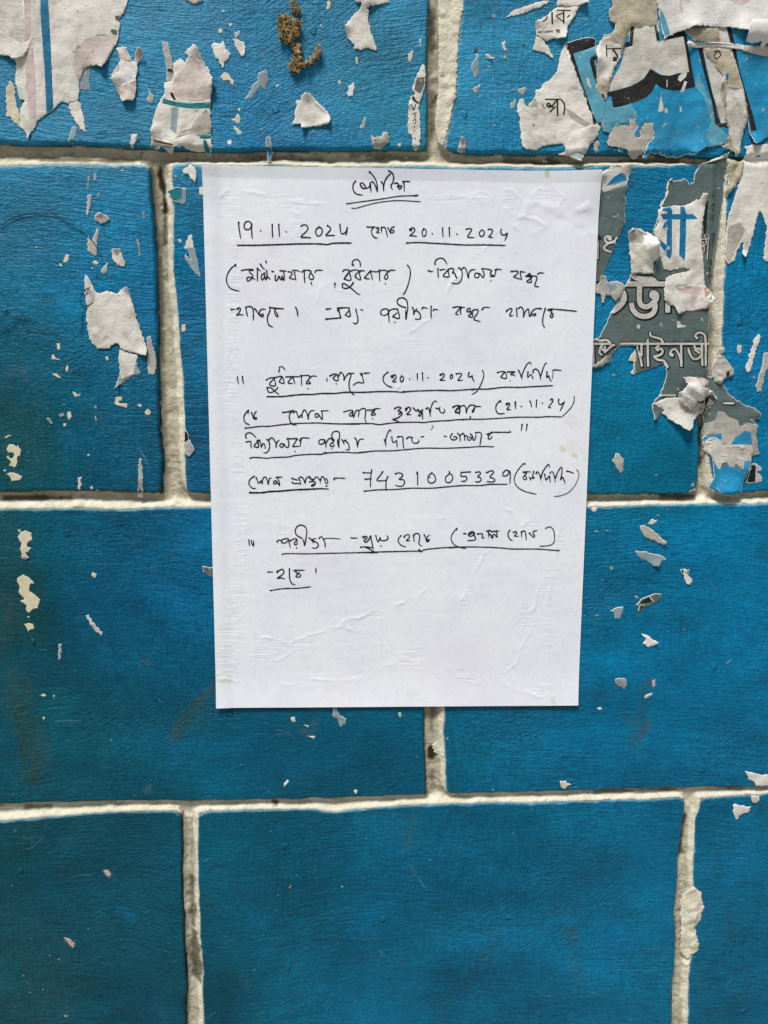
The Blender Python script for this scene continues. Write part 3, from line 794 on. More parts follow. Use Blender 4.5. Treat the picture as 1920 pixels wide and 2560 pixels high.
scrap('A', "-120,230 10,232 30,250 170,330 235,270 295,175 270,230 235,290 215,340 205,385 180,420 135,445 100,445 70,420 10,408 -120,400",
      "cream paper flap overlapping the striped poster at the left edge of the wall", 'torn_white_paper', layer=4, crum=.0005, lift=[((120, 445), 60, .003)])
scrap('A', "865,365 905,345 940,350 955,400 978,440 975,462 1000,445 1003,400 1025,368 1055,375 1062,400 1045,445 1022,465 1022,530 1010,570 1012,620 1008,690 985,755 950,750 905,755 890,710 860,665 860,640 830,590 835,560 860,500 890,450 880,400",
      "vase shaped curled paper scrap with two horns right of the striped poster", 'pinkish_paper', layer=3, crum=.0009, fold=.0012,
      prints=[('clean_white_paper', 'A', "890,455 1022,465 1015,590 900,640 835,590")], lift=[((1040, 375), 22, .004), ((845, 590), 30, .0035), ((950, 755), 25, .003)])
scrap('A', "1080,630 1110,672 1140,720 1130,765 1100,760 1085,735 1105,700", "tiny grey and white paper fleck below the vase shaped scrap", 'torn_grey_paper', crum=.0004, lift=[((1090, 640), 10, .002)])
scrap('A', "1200,308 1240,312 1255,390 1280,462 1278,500 1290,545 1275,600 1235,602 1228,545 1235,500 1215,400", "thin upright paper strip standing above the teal banded scrap", 'torn_grey_paper', prints=[('ink_black', 'A', "1232,500 1282,505 1285,540 1240,530")])
scrap('A', "1280,480 1330,430 1365,465 1400,420 1365,390 1440,340 1470,370 1500,440 1555,540 1578,600 1582,640 1570,700 1560,760 1555,800 1562,880 1560,990 1565,1040 1575,1090 1556,1118 1541,1150 1512,1112 1480,1117 1420,1110 1360,1090 1290,1090 1265,1135 1230,1105 1200,1085 1160,1095 1115,1085 1130,1040 1125,980 1130,900 1150,830 1180,760 1215,700 1215,610 1270,600 1290,545",
      "crumpled paper remnant with teal bands and a rust line at its foot", 'torn_white_paper', name='torn_poster', cat_='torn poster', layer=3, crum=.0013,
      prints=[('pinkish_paper', 'A', "1395,425 1440,415 1500,450 1560,560 1582,640 1562,745 1400,750 1290,715 1275,640 1300,560 1360,520"),
              ('thin_bluish_paper', 'A', "1270,795 1320,798 1310,1000 1262,960"), ('torn_grey_paper', 'A', "1330,980 1420,950 1460,880 1530,810 1562,880 1560,990 1460,1010 1400,1000 1300,1040"),
              ('ink_teal', 'A', "1210,728 1300,755 1400,768 1562,762 1560,806 1420,808 1300,790 1200,765"), ('ink_teal', 'A', "1465,1000 1566,1000 1566,1030 1490,1030"),
              ('ink_teal', 'A', "1505,1035 1530,1040 1555,1122 1541,1152 1513,1113"), ('ink_rust', 'A', "1140,1035 1282,1070 1285,1085 1133,1056"),
              ('ink_black', 'A', "1262,680 1282,690 1305,742 1290,745 1265,710")],
      lift=[((1460, 350), 40, .004), ((1580, 640), 60, .004), ((1125, 980), 40, .003), ((1350, 1060), 40, .004)])
scrap('A', "975,995 1028,1005 1000,1060 975,1092 960,1080 970,1030", "small white paper wedge just above the joint left of the teal banded scrap", 'clean_white_paper', layer=2, crum=.0006, lift=[((1028, 1005), 14, .003)])
scrap('A', "1375,-20 1500,-20 1500,5 1460,28 1420,20 1370,0", "white paper bit cut by the top edge of the photo, above the horned scraps", 'torn_white_paper', crum=.001)
# --- upper middle
scrap('B', "145,330 170,315 205,325 225,300 240,325 250,365 285,390 275,430 240,455 240,495 225,500 200,450 170,410 155,380", "heart shaped white paper scrap with a crease, left of the mud nest", 'torn_white_paper', layer=2, crum=.0008)
scrap('B', "300,285 345,295 385,310 398,345 385,410 370,415 340,370 315,320", "leaf shaped white scrap beside the heart shaped one", 'torn_white_paper', layer=2, crum=.0005)
scrap('B', "310,245 355,225 350,255 325,285", "tiny dark folded paper bit above the leaf shaped scrap", 'torn_grey_paper', crum=.0012)
scrap('B', "490,540 555,515 562,590 550,665 530,655 512,630 490,655 440,720 400,738 395,725 430,680 455,620 488,600", "thin two lobed paper scrap with a slanting tail, below the mud nest's left", 'thin_bluish_paper', layer=1, crum=.0004)
scrap('B', "840,700 880,700 920,745 970,790 1010,840 1028,890 1020,915 950,930 870,940 815,955 805,915 735,920 760,880 765,820 775,790 770,745 800,750 810,715",
      "white triangular crumpled scrap alone in the middle of the upper brick", 'torn_white_paper', layer=3, crum=.0015, lift=[((850, 700), 28, .004), ((815, 955), 20, .003), ((1020, 910), 24, .002)],
      prints=[('torn_grey_paper', 'B', "905,760 960,785 1000,840 960,830 910,790")])
scrap('B', "1195,-40 1440,-40 1460,20 1400,30 1330,50 1285,72 1310,82 1305,130 1320,220 1345,290 1368,350 1365,375 1320,360 1290,355 1260,370 1210,365 1195,325 1160,290 1140,240 1132,205 1160,160 1200,110 1240,75 1260,30 1210,15",
      "boot shaped white paper scrap reaching down from the top edge of the photo", 'torn_white_paper', layer=2, crum=.001, lift=[((1132, 205), 24, .003), ((1300, 20), 40, .003)])
scrap('B', "1140,620 1165,635 1200,605 1207,650 1190,710 1160,716 1145,690 1160,650", "comma shaped white fleck right of the triangular scrap", 'clean_white_paper', layer=2, crum=.0004)
scrap('B', "1325,1000 1350,1020 1400,1015 1420,975 1450,980 1465,1045 1430,1070 1390,1100 1345,1092 1335,1050", "crumpled grey white paper knot sitting on the edge above the notice", 'torn_grey_paper', layer=4, crum=.0035, grid=4)
scrap('B', "550,1015 575,1010 590,1060 592,1150 580,1205 560,1200 555,1120 545,1060", "narrow sliver with a blue foot hanging over the joint", 'thin_bluish_paper', sag=.3, prints=[('ink_stripe', 'B', "548,1085 590,1090 590,1170 575,1200 560,1190")])
scrap('B', "340,835 362,878 350,915 330,915 322,900 290,888 318,880", "small cream flake with two spurs left of the sliver", 'yellowed_paper')
scrap('B', "310,930 330,950 368,972 362,1000 345,998 318,965", "cream flake shaped like a boomerang below the spurred flake", 'yellowed_paper')
scrap('B', "262,1045 285,1033 297,1050 290,1076 265,1070", "round white paper fleck at the teal banded scrap's lower right", 'clean_white_paper')
scrap('B', "1245,945 1265,905 1278,865 1287,890 1275,950 1250,952", "grey paper curl above the crumpled knot", 'torn_grey_paper', crum=.0006)
scrap('C', "290,475 305,490 310,560 302,640 282,720 262,760 262,830 270,900 268,1000 265,1080 240,1110 215,1080 205,1010 180,970 172,920 185,850 180,780 195,715 228,700 210,660 225,600 245,560 270,500",
      "long narrow poster sliver with black print left of the upright joint", 'torn_white_paper', layer=2, crum=.0008,
      prints=[('ink_faded', 'C', "242,572 300,570 300,632 268,695 225,664"), ('ink_black', 'C', "205,715 225,712 235,740 262,760 250,770 215,745"), ('ink_black', 'C', "205,780 225,820", 2.6),
              ('ink_black', 'C', "235,770 228,800 212,812", 2.6), ('ink_black', 'C', "212,845 240,835", 3), ('ink_black', 'C', "225,870 235,850", 3), ('ink_black', 'C', "215,895 232,880 236,910 222,915", 2.4),
              ('ink_black', 'C', "222,935 226,945", 2.4), ('ink_black', 'C', "222,962 228,975", 2.2), ('ink_black', 'C', "228,1020 234,1035", 2)], lift=[((180, 780), 20, .002)])
# --- right of the upright joint
scrap('C', "905,122 960,75 1050,45 1190,5 1228,10 1200,32 1120,65 1020,100 930,122", "slanting torn white streak left of the scrap with black letters", 'torn_white_paper', crum=.0008)
scrap('C', "1285,50 1450,42 1420,110 1390,150 1360,200 1340,290 1260,285 1200,305 1180,285 1130,265 1118,200 1120,165 1150,145 1200,120 1250,75",
      "torn paper scrap printed with black letters near the top of the photo", 'torn_white_paper', layer=3, crum=.001,
      prints=[('ink_black', 'R', "-20,320 15,305 35,280 45,245", 3.6), ('ink_black', 'R', "117,185 122,355", 4.4), ('ink_black', 'R', "190,157 395,157", 3.0), ('ink_black', 'R', "288,160 292,345", 4.2), ('ink_black', 'R', "285,198 185,242 290,325", 3.4), ('ink_black', 'R', "345,258 378,232", 4), ('ink_faded', 'C', "1265,222 1300,215 1305,248 1280,245"), ('ink_faded', 'C', "1140,232 1250,226 1250,244 1140,250")],
      lift=[((1340, 290), 30, .003), ((1120, 165), 20, .002)])
scrap('C', "1285,12 1290,-40 1500,-40 1507,35 1450,42 1400,45 1285,45", "folded white paper strip at the top edge over the lettered scrap", 'torn_white_paper', layer=5, crum=.0012, lift=[((1507, 35), 30, .003)])
scrap('C', "1125,270 1175,280 1190,320 1225,360 1255,430 1240,428 1220,408 1185,385 1140,380 1098,365 1110,340", "triangular white remnant just below the lettered scrap", 'torn_white_paper', layer=2, crum=.0007)
scrap('C', "750,402 775,400 820,435 785,434 760,425", "small brown edged paper chip in the middle of the right-hand upper brick", 'torn_grey_paper', layer=2, crum=.0012, lift=[((820, 435), 12, .003)])
scrap('C', "875,315 900,300 895,330 908,372 895,375 880,345", "hooked white fleck above the middle of the right-hand upper brick", 'torn_white_paper', crum=.0005)
scrap('C', "682,395 700,400 698,470 700,520 680,588 665,560 650,480 675,440", "long thin translucent paper blade on the right-hand upper brick", 'thin_bluish_paper')
scrap('C', "660,655 685,640 712,618 708,650 690,685 668,685", "small grey comma of paper below the translucent blade", 'torn_grey_paper')
scrap('C', "990,665 1030,648 1050,645 1045,680 1022,700 1010,690", "grey fleck left of the big white torn sheet", 'torn_grey_paper', crum=.0006)
scrap('C', "935,768 975,735 970,780 950,805 940,800", "thin grey patch just under the fleck beside the big white torn sheet", 'torn_grey_paper')
scrap('C', "570,1020 612,1035 605,1120 545,1115 560,1062", "grey shiny paper tag above the joint, right of the upright joint", 'torn_grey_paper', layer=3, crum=.0012, lift=[((575, 1020), 14, .003)])
scrap('C', "265,290 278,292 275,345 262,335", "tiny white chip left of the upright joint, above the long poster sliver", 'torn_white_paper')
scrap('C', "175,400 212,372 212,420 195,465 180,440", "small broken white chip beside the top of the long poster sliver", 'yellowed_paper')

# --- the big cyan poster in the upper right corner
scrap('D', "150,330 165,320 300,400 420,760 425,900 385,905 420,935 400,1000 340,1075 305,1135 190,1120 150,1085 140,1060 55,1070 -15,1085 -65,1110 -115,1105 -160,1095 -170,990 -180,930 -175,870 -200,830 -195,780 -180,735 -155,730 -145,770 -125,790 -95,760 -60,710 -65,670 -35,665 -5,620 45,590 100,530 115,430",
      "big white torn sheet with one black letter, left part of the cyan poster", 'torn_white_paper', name='torn_poster', cat_='torn poster', layer=2, crum=.0011,
      prints=[('clean_white_paper', 'C', "1335,330 1430,560 1470,660 1350,660 1290,540 1300,430"), ('grimy_pulp', 'C', "1090,760 1125,720 1140,790 1060,800"),
              ('ink_black', 'C', "1195,738 1310,735", 3.6), ('ink_black', 'C', "1175,770 1180,795 1190,800", 2.2), ('ink_black', 'C', "1205,775 1215,790 1228,782 1222,765 1205,775 1215,790 1240,790 1280,742", 4.0), ('ink_black', 'C', "1225,775 1255,800 1230,830 1270,790", 4.2), ('ink_black', 'C', "1284,742 1286,855", 4.4),
              ('ink_black', 'C', "1310,735 1332,765 1338,800 1330,850", 4.0), ('torn_grey_paper', 'C', "1340,800 1400,830 1530,920 1500,940 1380,880")], lift=[((-160, 1095), 30, .002)])
scrap('D', "470,1082 490,990 530,925 630,930 638,872 668,882 690,950 662,988 675,1015 715,1012 715,960 750,908 806,908 812,1020 775,1050 750,1120 690,1165 655,1160 620,1110 540,1085",
      "whitish paper pulp left where the lower edge of the cyan poster came off", 'torn_grey_paper', layer=3, crum=.0007)
scrap('D', "560,1060 592,1080 575,1130 548,1120", "blue stained chip below the pulp patch over the joint", 'ink_teal', layer=1, sag=.3)
scrap('D', "160,325 200,310 250,290 330,275 375,290 385,345 500,300 600,180 840,180 900,60 1800,60 1800,1025 1660,1010 1560,1075 1540,1050 1520,970 1505,870 1480,960 1365,1060 1200,1090 1110,1150 1060,1140 1000,1160 940,1155 850,1130 800,1125 760,1170 735,1165 745,1120 775,1055 812,1020 806,908 750,908 715,960 715,1000 680,1015 660,990 690,945 668,882 638,872 630,930 560,925 525,930 490,985 440,965 425,900 390,908 372,925",
      "large cyan poster with thick black outlined letters at the upper right", 'ink_cyan', name='torn_poster', cat_='torn poster', layer=4, crum=.0011,
      prints=[('ink_light_cyan', 'D', "215,400 380,350 385,600 445,740 600,880 560,925 490,985 440,965 425,900 390,908 330,760 280,640"),
              ('ink_light_cyan', 'D', "440,740 640,760 700,870 620,900 520,930 440,950"),
              ('ink_light_cyan', 'D', "1140,540 1240,760 1300,945 1360,1000 1365,1060 1240,1075 1200,1010 1240,900 1180,720 1120,640"),
              ('ink_black', 'D', "158,325 200,300 375,270 385,345 215,400 285,620 360,830 390,900 374,925 330,800 260,640 200,440"),
              ('ink_black', 'D', "345,430 375,408 390,440 370,450 400,600 387,625 360,540 338,460"),
              ('ink_pale', 'D', "600,180 835,175 835,300 860,305 1030,270 1060,400 1082,540 1000,540 930,560 870,555 810,520 785,512 740,580 640,640 470,682 500,600 560,500 600,360"),
              ('ink_black', 'D', "470,682 560,665 640,640 700,610 740,580 770,545 785,512 810,525 830,542 870,556 930,562 1000,545 1076,532 1055,400 1030,272 905,298 915,262 960,245 1010,230 1040,240 1055,270 1065,330 1090,470 1122,645 1000,670 950,672 900,662 860,648 830,622 800,680 760,720 690,752 600,780 513,796 500,712 475,716"),
              ('ink_black', 'D', "640,190 670,190 660,260 652,345 592,358 602,312 632,315 634,260"), ('ink_cyan', 'D', "604,265 632,262 630,312 604,314"),
              ('ink_black', 'D', "815,180 840,180 856,300 834,305"),
              ('ink_pale', 'D', "1290,60 1352,60 1352,205 1410,430 1480,660 1512,850 1350,905 1312,918 1250,700 1172,350 1290,330"),
              ('ink_black', 'D', "1138,350 1172,350 1200,500 1250,700 1290,860 1312,916 1352,905 1362,958 1335,942 1300,946 1270,920 1240,760 1180,530"),
              ('ink_black', 'D', "1350,60 1375,60 1385,205 1420,350 1450,530 1510,720 1550,860 1576,965 1535,972 1512,850 1480,660 1410,430 1352,205"),
              ('ink_pale', 'D', "868,705 885,800 880,825 846,825 855,760"), ('ink_pale', 'D', "890,805 912,800 915,835 898,838"), ('ink_pale', 'D', "1005,790 1020,792 1018,828 1006,826"),
              ('ink_pale', 'D', "312,580 330,578 352,650 345,655 320,625"), ('ink_pale', 'D', "990,590 1000,560 1040,530 1062,540 1050,570 1010,606"), ('ink_pale', 'D', "1040,600 1060,605 1035,680 1008,680 1025,640"),
              ('ink_pale', 'D', "908,590 914,592 916,640 908,648")],
      lift=[((1130, 1150), 60, .004), ((1560, 1075), 40, .004), ((760, 1165), 30, .002)])
scrap('D', "1095,1020 1120,1030 1100,1060 1086,1055", "dark chip showing through the cyan poster near its lower edge", 'ink_dark_slate', layer=6)
scrap('D', "490,-60 842,-60 838,30 838,182 780,200 720,205 660,195 640,200 608,262 592,330 572,420 520,505 490,620 458,742 440,737 415,700 385,650 392,600 385,450 380,400 390,350 430,290 440,265 490,265 520,230 530,170 495,160 480,120 480,80 510,50",
      "grimy torn strip with a small black letter lying over the cyan poster", 'grimy_pulp', layer=7, crum=.0018, prints=[('torn_white_paper', 'D', "390,300 500,270 560,330 570,420 480,600 400,600 385,450"), ('ink_black', 'R', "930,730 1140,732", 3.2), ('ink_black', 'R', "920,675 922,855", 3.2), ('ink_black', 'R', "1010,738 1050,785 1086,835 1075,875", 4.4), ('ink_black', 'R', "1040,880 1056,882", 12), ('ink_black', 'D', "425,690 445,700 450,735 435,735")],
      lift=[((385, 450), 40, .004), ((490, 265), 30, .003)])
scrap('D', "1048,232 1065,208 1285,200 1310,298 1260,312 1150,302 1110,300 1085,270", "grimy pulp patch between the cyan poster's letters under the upper sheet", 'grimy_pulp', layer=6, crum=.0016, prints=[('ink_light_cyan', 'D', "1062,270 1105,255 1115,300 1085,298")])
scrap('D', "1185,352 1330,362 1380,380 1420,450 1440,540 1480,660 1508,830 1505,900 1470,1010 1450,1130 1432,1157 1400,1120 1310,1080 1365,1060 1370,960 1350,900 1345,800 1310,700 1300,620 1330,560 1270,480 1200,400",
      "long ragged pulp strip with a scrap of print running down the cyan poster", 'grimy_pulp', layer=7, crum=.002, prints=[('torn_white_paper', 'D', "1340,640 1470,660 1500,830 1500,900 1440,1120 1400,1090 1370,960 1345,800"), ('ink_black', 'D', "1232,362 1290,360", 2.4), ('ink_black', 'D', "1265,385 1290,380 1308,400 1300,420 1270,440 1262,410 1275,395", 3), ('ink_blue', 'D', "1342,550 1366,545 1360,600 1346,595"), ('ink_blue', 'D', "1345,610 1362,612 1355,640")],
      lift=[((1300, 620), 30, .003), ((1432, 1157), 30, .002)])
scrap('D', "836,-60 1800,-60 1800,245 1640,236 1560,236 1490,240 1420,215 1380,200 1300,200 1200,195 1110,205 1050,220 960,250 915,275 890,292 870,200 850,100",
      "grey white upper sheet with a pink spot covering the poster's top", 'clean_white_paper', name='torn_poster', cat_='torn poster', layer=9, crum=.0006, prints=[('ink_pink', 'D', "1370,-60 1520,-60 1530,5 1500,25 1450,40 1400,25 1378,0"), ('ink_light_cyan', 'D', "846,50 878,85 905,150 932,245 900,272 872,200"), ('ink_pink', 'D', "1005,0 1022,0 1030,60 1025,110 1000,60")],
      lift=[((1110, 205), 60, .003), ((1490, 240), 60, .004)])
scrap('D', "1048,330 1062,312 1200,312 1300,312 1400,322 1480,336 1800,345 1800,440 1650,412 1560,396 1440,362 1300,344 1200,346 1060,358",
      "narrow curled white strip running across the cyan poster to the right edge", 'pinkish_paper', layer=9, crum=.0006, amp=.8, prints=[('clean_white_paper', 'D', "1048,330 1062,312 1480,336 1480,362 1300,344 1060,358")], lift=[((1060, 335), 30, .003)])
scrap('D', "1478,322 1484,230 1520,170 1560,150 1630,148 1800,150 1800,322 1640,330 1632,350 1605,345 1598,322 1540,330", "rolled up white paper curl at the right edge over the cyan poster", 'clean_white_paper', layer=12, amp=.4, roll=(50, 113, .006), grid=4)
scrap('D', "115,1130 150,1122 185,1020 215,975 300,950 350,925 385,945 405,1000 370,1040 340,1078 312,1140 300,1132 268,1205 250,1200 185,1148 120,1138",
      "rumpled white flap folded down over the joint below the big white sheet", 'torn_white_paper', layer=6, crum=.002, prints=[('thin_bluish_paper', 'D', "190,1142 285,1132 262,1190")], lift=[((260, 1200), 50, .005), ((350, 940), 40, .002)])
scrap('D', "372,1055 400,1040 412,1060 408,1115 385,1125 370,1100", "little curled bit right of the rumpled white flap", 'torn_grey_paper', layer=2, crum=.001)

# --- slate grey poster under and right of the notice
scrap('E', "290,170 320,168 400,122 410,108 548,108 560,150 545,200 535,290 515,330 525,400 515,480 520,570 460,680 400,830 350,950 320,1040 275,1110 262,1120",
      "grey poster strip showing beside the notice's upper right edge", 'ink_slate', name='torn_poster', cat_='torn poster', layer=2, crum=.0009,
      prints=[('ink_pale', 'E', "290,170 320,168 400,122 410,108 548,108 560,150 540,262 350,318 330,300 340,250 320,200"), ('ink_blue', 'E', "368,270 430,200 485,165 528,188 532,228"),
              ('ink_silver', 'E', "352,292 535,232 532,262 345,318"), ('ink_dark_slate', 'E', "240,640 315,665 340,700 240,705")]
      + bold('T', ["535,1040 530,1300 524,1680", "960,880 1030,925 1062,860 950,795 835,850 838,970 930,1060", "940,1075 1100,1040 1250,960 1275,850", "1240,960 1230,1080", "930,1090 775,1250 860,1350 1090,1425"], 6, 10, off=(1.2, 1.6))
      + [('ink_dark_slate', 'E', "312,1040 240,1040", 5), ('ink_silver', 'E', "305,1075 240,1075", 6)], lift=[((548, 108), 30, .003), ((340, 180), 24, .003)])
scrap('E', "330,985 360,988 380,1040 440,1030 500,1050 522,1070 505,1110 480,1160 445,1192 410,1150 372,1130 350,1205 332,1192 330,1140 280,1112 310,1050", "ragged pale scrap left of the grey poster's large white letters", 'torn_grey_paper', layer=4, crum=.0016, prints=[('thin_bluish_paper', 'E', "370,1050 440,1040 460,1080 400,1120")])
rowA = ["520,250 1040,250", "600,125 650,170 740,192 830,186 885,212 905,245", "700,270 695,440 720,515 790,538 865,492 912,430 905,375 862,362 850,395 868,415", "597,505 618,575 680,640 770,658 850,632 888,575 893,510 872,470", "1052,240 1053,590", "480,330 508,400 496,470 440,540 365,592"]
rowB = ["460,1002 1570,1002", "90,1002 335,1002", "115,1010 118,1285", "165,948 210,962 285,955 335,995", "232,1012 200,1070 198,1120 225,1142", "225,1065 262,1095 305,1070 345,1030 385,1014", "262,1040 262,1110", "658,1045 690,1120 712,1200 726,1282", "722,1010 722,1150", "803,950 803,1120 806,1284",
        "832,862 845,905 915,925 975,948 992,1000", "905,1050 925,1082 965,1062 990,1088 975,1130 920,1155 880,1160 925,1200 992,1212", "940,1030 905,1055", "1002,1212 1052,1292",
        "1085,1130 1108,1132 1112,1150 1092,1146 1085,1120 1108,1078 1150,1072 1190,1130 1216,1200", "1222,1010 1224,1282", "1312,1060 1335,1140 1380,1192 1440,1185 1478,1130 1466,1078 1430,1062 1400,1085", "1385,1015 1400,1062 1445,1120", "1425,935 1400,900 1440,862 1500,878 1527,940 1532,1275", "1482,1012 1488,1272"]
rowC = ["790,1942 920,1940", "760,2010 800,1985 850,1975"]
scrap('E', "1335,12 1330,120 1320,250 1310,380 1290,500 1262,680 1232,850 1212,1000 1190,1070 1190,1300 1188,1690 1182,1800 1240,1790 1290,1820 1250,1960 1150,2060 1100,2050 1000,2040 830,2042 800,2085 750,2132 735,2022 800,1930 840,1830 850,1745 832,1682 720,1722 650,1748 600,1765 595,1700 595,1620 610,1545 560,1540 480,1545 440,1585 410,1622 400,1655 340,1692 290,1714 230,1716 230,1500 265,1500 320,1470 345,1420 370,1370 410,1270 480,1180 520,1070 545,1020 570,965 745,970 780,850 765,700 740,640 790,500 805,450 815,400 840,370 855,300 860,235 885,210 905,238 1000,210 1040,255 1070,240 1075,180 1100,130 1130,90 1230,50",
      "slate grey poster with white black-outlined letters right of the notice", 'ink_slate', name='torn_poster', cat_='torn poster', layer=2, crum=.0006, amp=1.0,
      prints=[('ink_pale', 'E', "1000,210 1010,150 1060,120 1130,88 1090,130 1075,180 1070,242 1040,258"), ('ink_pale', 'E', "1040,100 1230,48 1335,10 1332,40 1130,95 1075,180"),
              ('ink_dark_slate', 'E', "1150,360 1180,400 1168,600 1150,700 1140,560"), ('ink_pale', 'E', "930,1350 955,1345 965,1375 1003,1385 1000,1395 935,1403"), ('ink_pale', 'E', "612,1380 640,1375 635,1410 618,1410")]
      + bold('E', ["1120,700 1190,690", "1150,660 1160,690 1165,730 1140,750 1125,730 1140,720 1150,790 1130,800", "1185,665 1172,860"], 2.6, 4.6)
      + bold('Q', rowA, 12.5, 19) + bold('Q', rowB, 5.4, 10.5) + bold('E', rowC, 5.0, 8.4),
      lift=[((1335, 12), 60, .004), ((885, 210), 20, .002), ((750, 2130), 24, .003), ((600, 1560), 14, .002)])
scrap('E', "265,1500 300,1470 345,1430 372,1372 350,1365 300,1375 230,1395 230,1520", "pale torn paper edge touching the notice beside the lower letter row", 'torn_grey_paper', layer=3, crum=.001)
scrap('F', "355,110 405,82 415,118 385,150 330,180 270,188 230,190 300,150", "crumpled pale scrap under the lower letter row next to the notice", 'torn_grey_paper', layer=5, crum=.0018, lift=[((405, 82), 20, .003)])
scrap('F', "565,95 600,50 608,110 590,215 600,240 575,245 565,225 590,200 592,140 545,130", "narrow beige paper shred hanging from the grey poster's torn edge", 'yellowed_paper', layer=3, crum=.0006)
scrap('E', "730,168 745,230 752,300 766,440 792,480 772,540 742,640 725,668 680,632 700,530 710,510 680,462 700,380 722,285",
      "tall pointed white shred standing left of the scrap with blue letters", 'torn_white_paper', layer=4, crum=.0012, lift=[((730, 168), 30, .002)])
scrap('E', "860,235 885,208 905,238 870,260 862,340 830,400 815,445 795,452 805,400 835,370 855,300", "narrow torn white rim along the grey poster's upper left edge", 'torn_white_paper', layer=4, crum=.0014)
scrap('E', "780,470 830,440 900,430 1000,430 1060,395 1115,375 1130,335 1160,340 1160,400 1150,480 1135,560 1130,700 1140,850 1150,950 1150,1050 1215,1150 1225,1180 1155,1250 1100,1260 1000,1270 935,1295 910,1230 860,1200 830,1180 835,1060 850,1000 950,965 1040,945 1000,925 900,940 830,940 815,880 780,790 760,700 750,620 790,560 780,520",
      "white torn scrap with bright blue letters over the grey poster", 'torn_white_paper', name='torn_poster', cat_='torn poster', layer=5, crum=.0013,
      prints=[('ink_blue', 'E', "800,497 1060,497 1098,538 820,540"), ('ink_blue', 'E', "830,440 880,436 893,470 890,800 876,860 848,830 850,600 812,612 830,570 855,545 850,480 810,470"),
              ('ink_blue', 'E', "958,436 990,436 1006,500 1000,790 990,870 948,822 955,560"), ('ink_blue', 'E', "768,695 800,705 840,735 862,770 858,810 835,795 800,750"),
              ('ink_pink', 'E', "905,1075 1090,1070 1195,1095 1190,1140 1100,1145 1080,1240 1045,1240 1040,1130 960,1120"), ('ink_rust', 'E', "1148,1078 1195,1082 1205,1115 1150,1170"), ('clean_white_paper', 'E', "1155,1248 1170,1190 1222,1120 1228,1180")],
      lift=[((1155, 340), 34, .004), ((1215, 1180), 40, .006), ((935, 1290), 30, .002)])
scrap('E', "530,652 555,622 640,620 700,650 755,690 765,780 780,850 735,890 745,970 660,967 570,965 560,850 540,700",
      "curled white paper flap standing off the wall between grey poster halves", 'torn_white_paper', layer=6, crum=.0016, fold=.001,
      prints=[('torn_grey_paper', 'E', "530,652 600,625 690,660 640,740 545,720"), ('clean_white_paper', 'E', "640,650 755,692 780,850 735,890 700,790")], lift=[((740, 760), 55, .009), ((560, 630), 40, .005)])
scrap('E', "1480,-50 1530,-60 1900,-70 1900,900 1720,900 1640,870 1622,850 1640,700 1650,600 1620,520 1600,475 1580,500 1545,640 1520,720 1500,800 1465,845 1450,810 1465,700 1440,740 1410,800 1390,870 1350,895 1320,860 1320,720 1330,600 1340,520 1385,400 1420,280 1440,190 1465,80 1490,10",
      "tall white peeled sheet with drip shaped ends at the right edge", 'torn_white_paper', name='torn_poster', cat_='torn poster', layer=2, crum=.0007, prints=[('torn_grey_paper', 'E', "1340,600 1430,560 1480,620 1400,780 1350,880 1322,850")], lift=[((1465, 845), 24, .003)])
scrap('E', "1330,50 1400,55 1470,80 1445,190 1402,270 1330,365 1318,330 1345,240 1335,130", "puckered paper and mortar crust where joints meet right of the grey poster", 'grimy_pulp', layer=2, crum=.004, grid=4, sag=.3)
scrap('F', "1230,170 1270,100 1310,95 1345,150 1385,210 1380,250 1310,275 1290,320 1250,310 1225,260", "crumpled grey paper ball stuck beside the right-hand upright joint", 'torn_grey_paper', layer=4, crum=.006, grid=4, prints=[('ink_black', 'F', "1325,225 1350,215 1345,255 1320,262")])
scrap('E', "1275,1565 1310,1555 1315,1590 1290,1610 1270,1600", "small pale pulp chip above the crumpled ball", 'torn_grey_paper', layer=2, crum=.001)
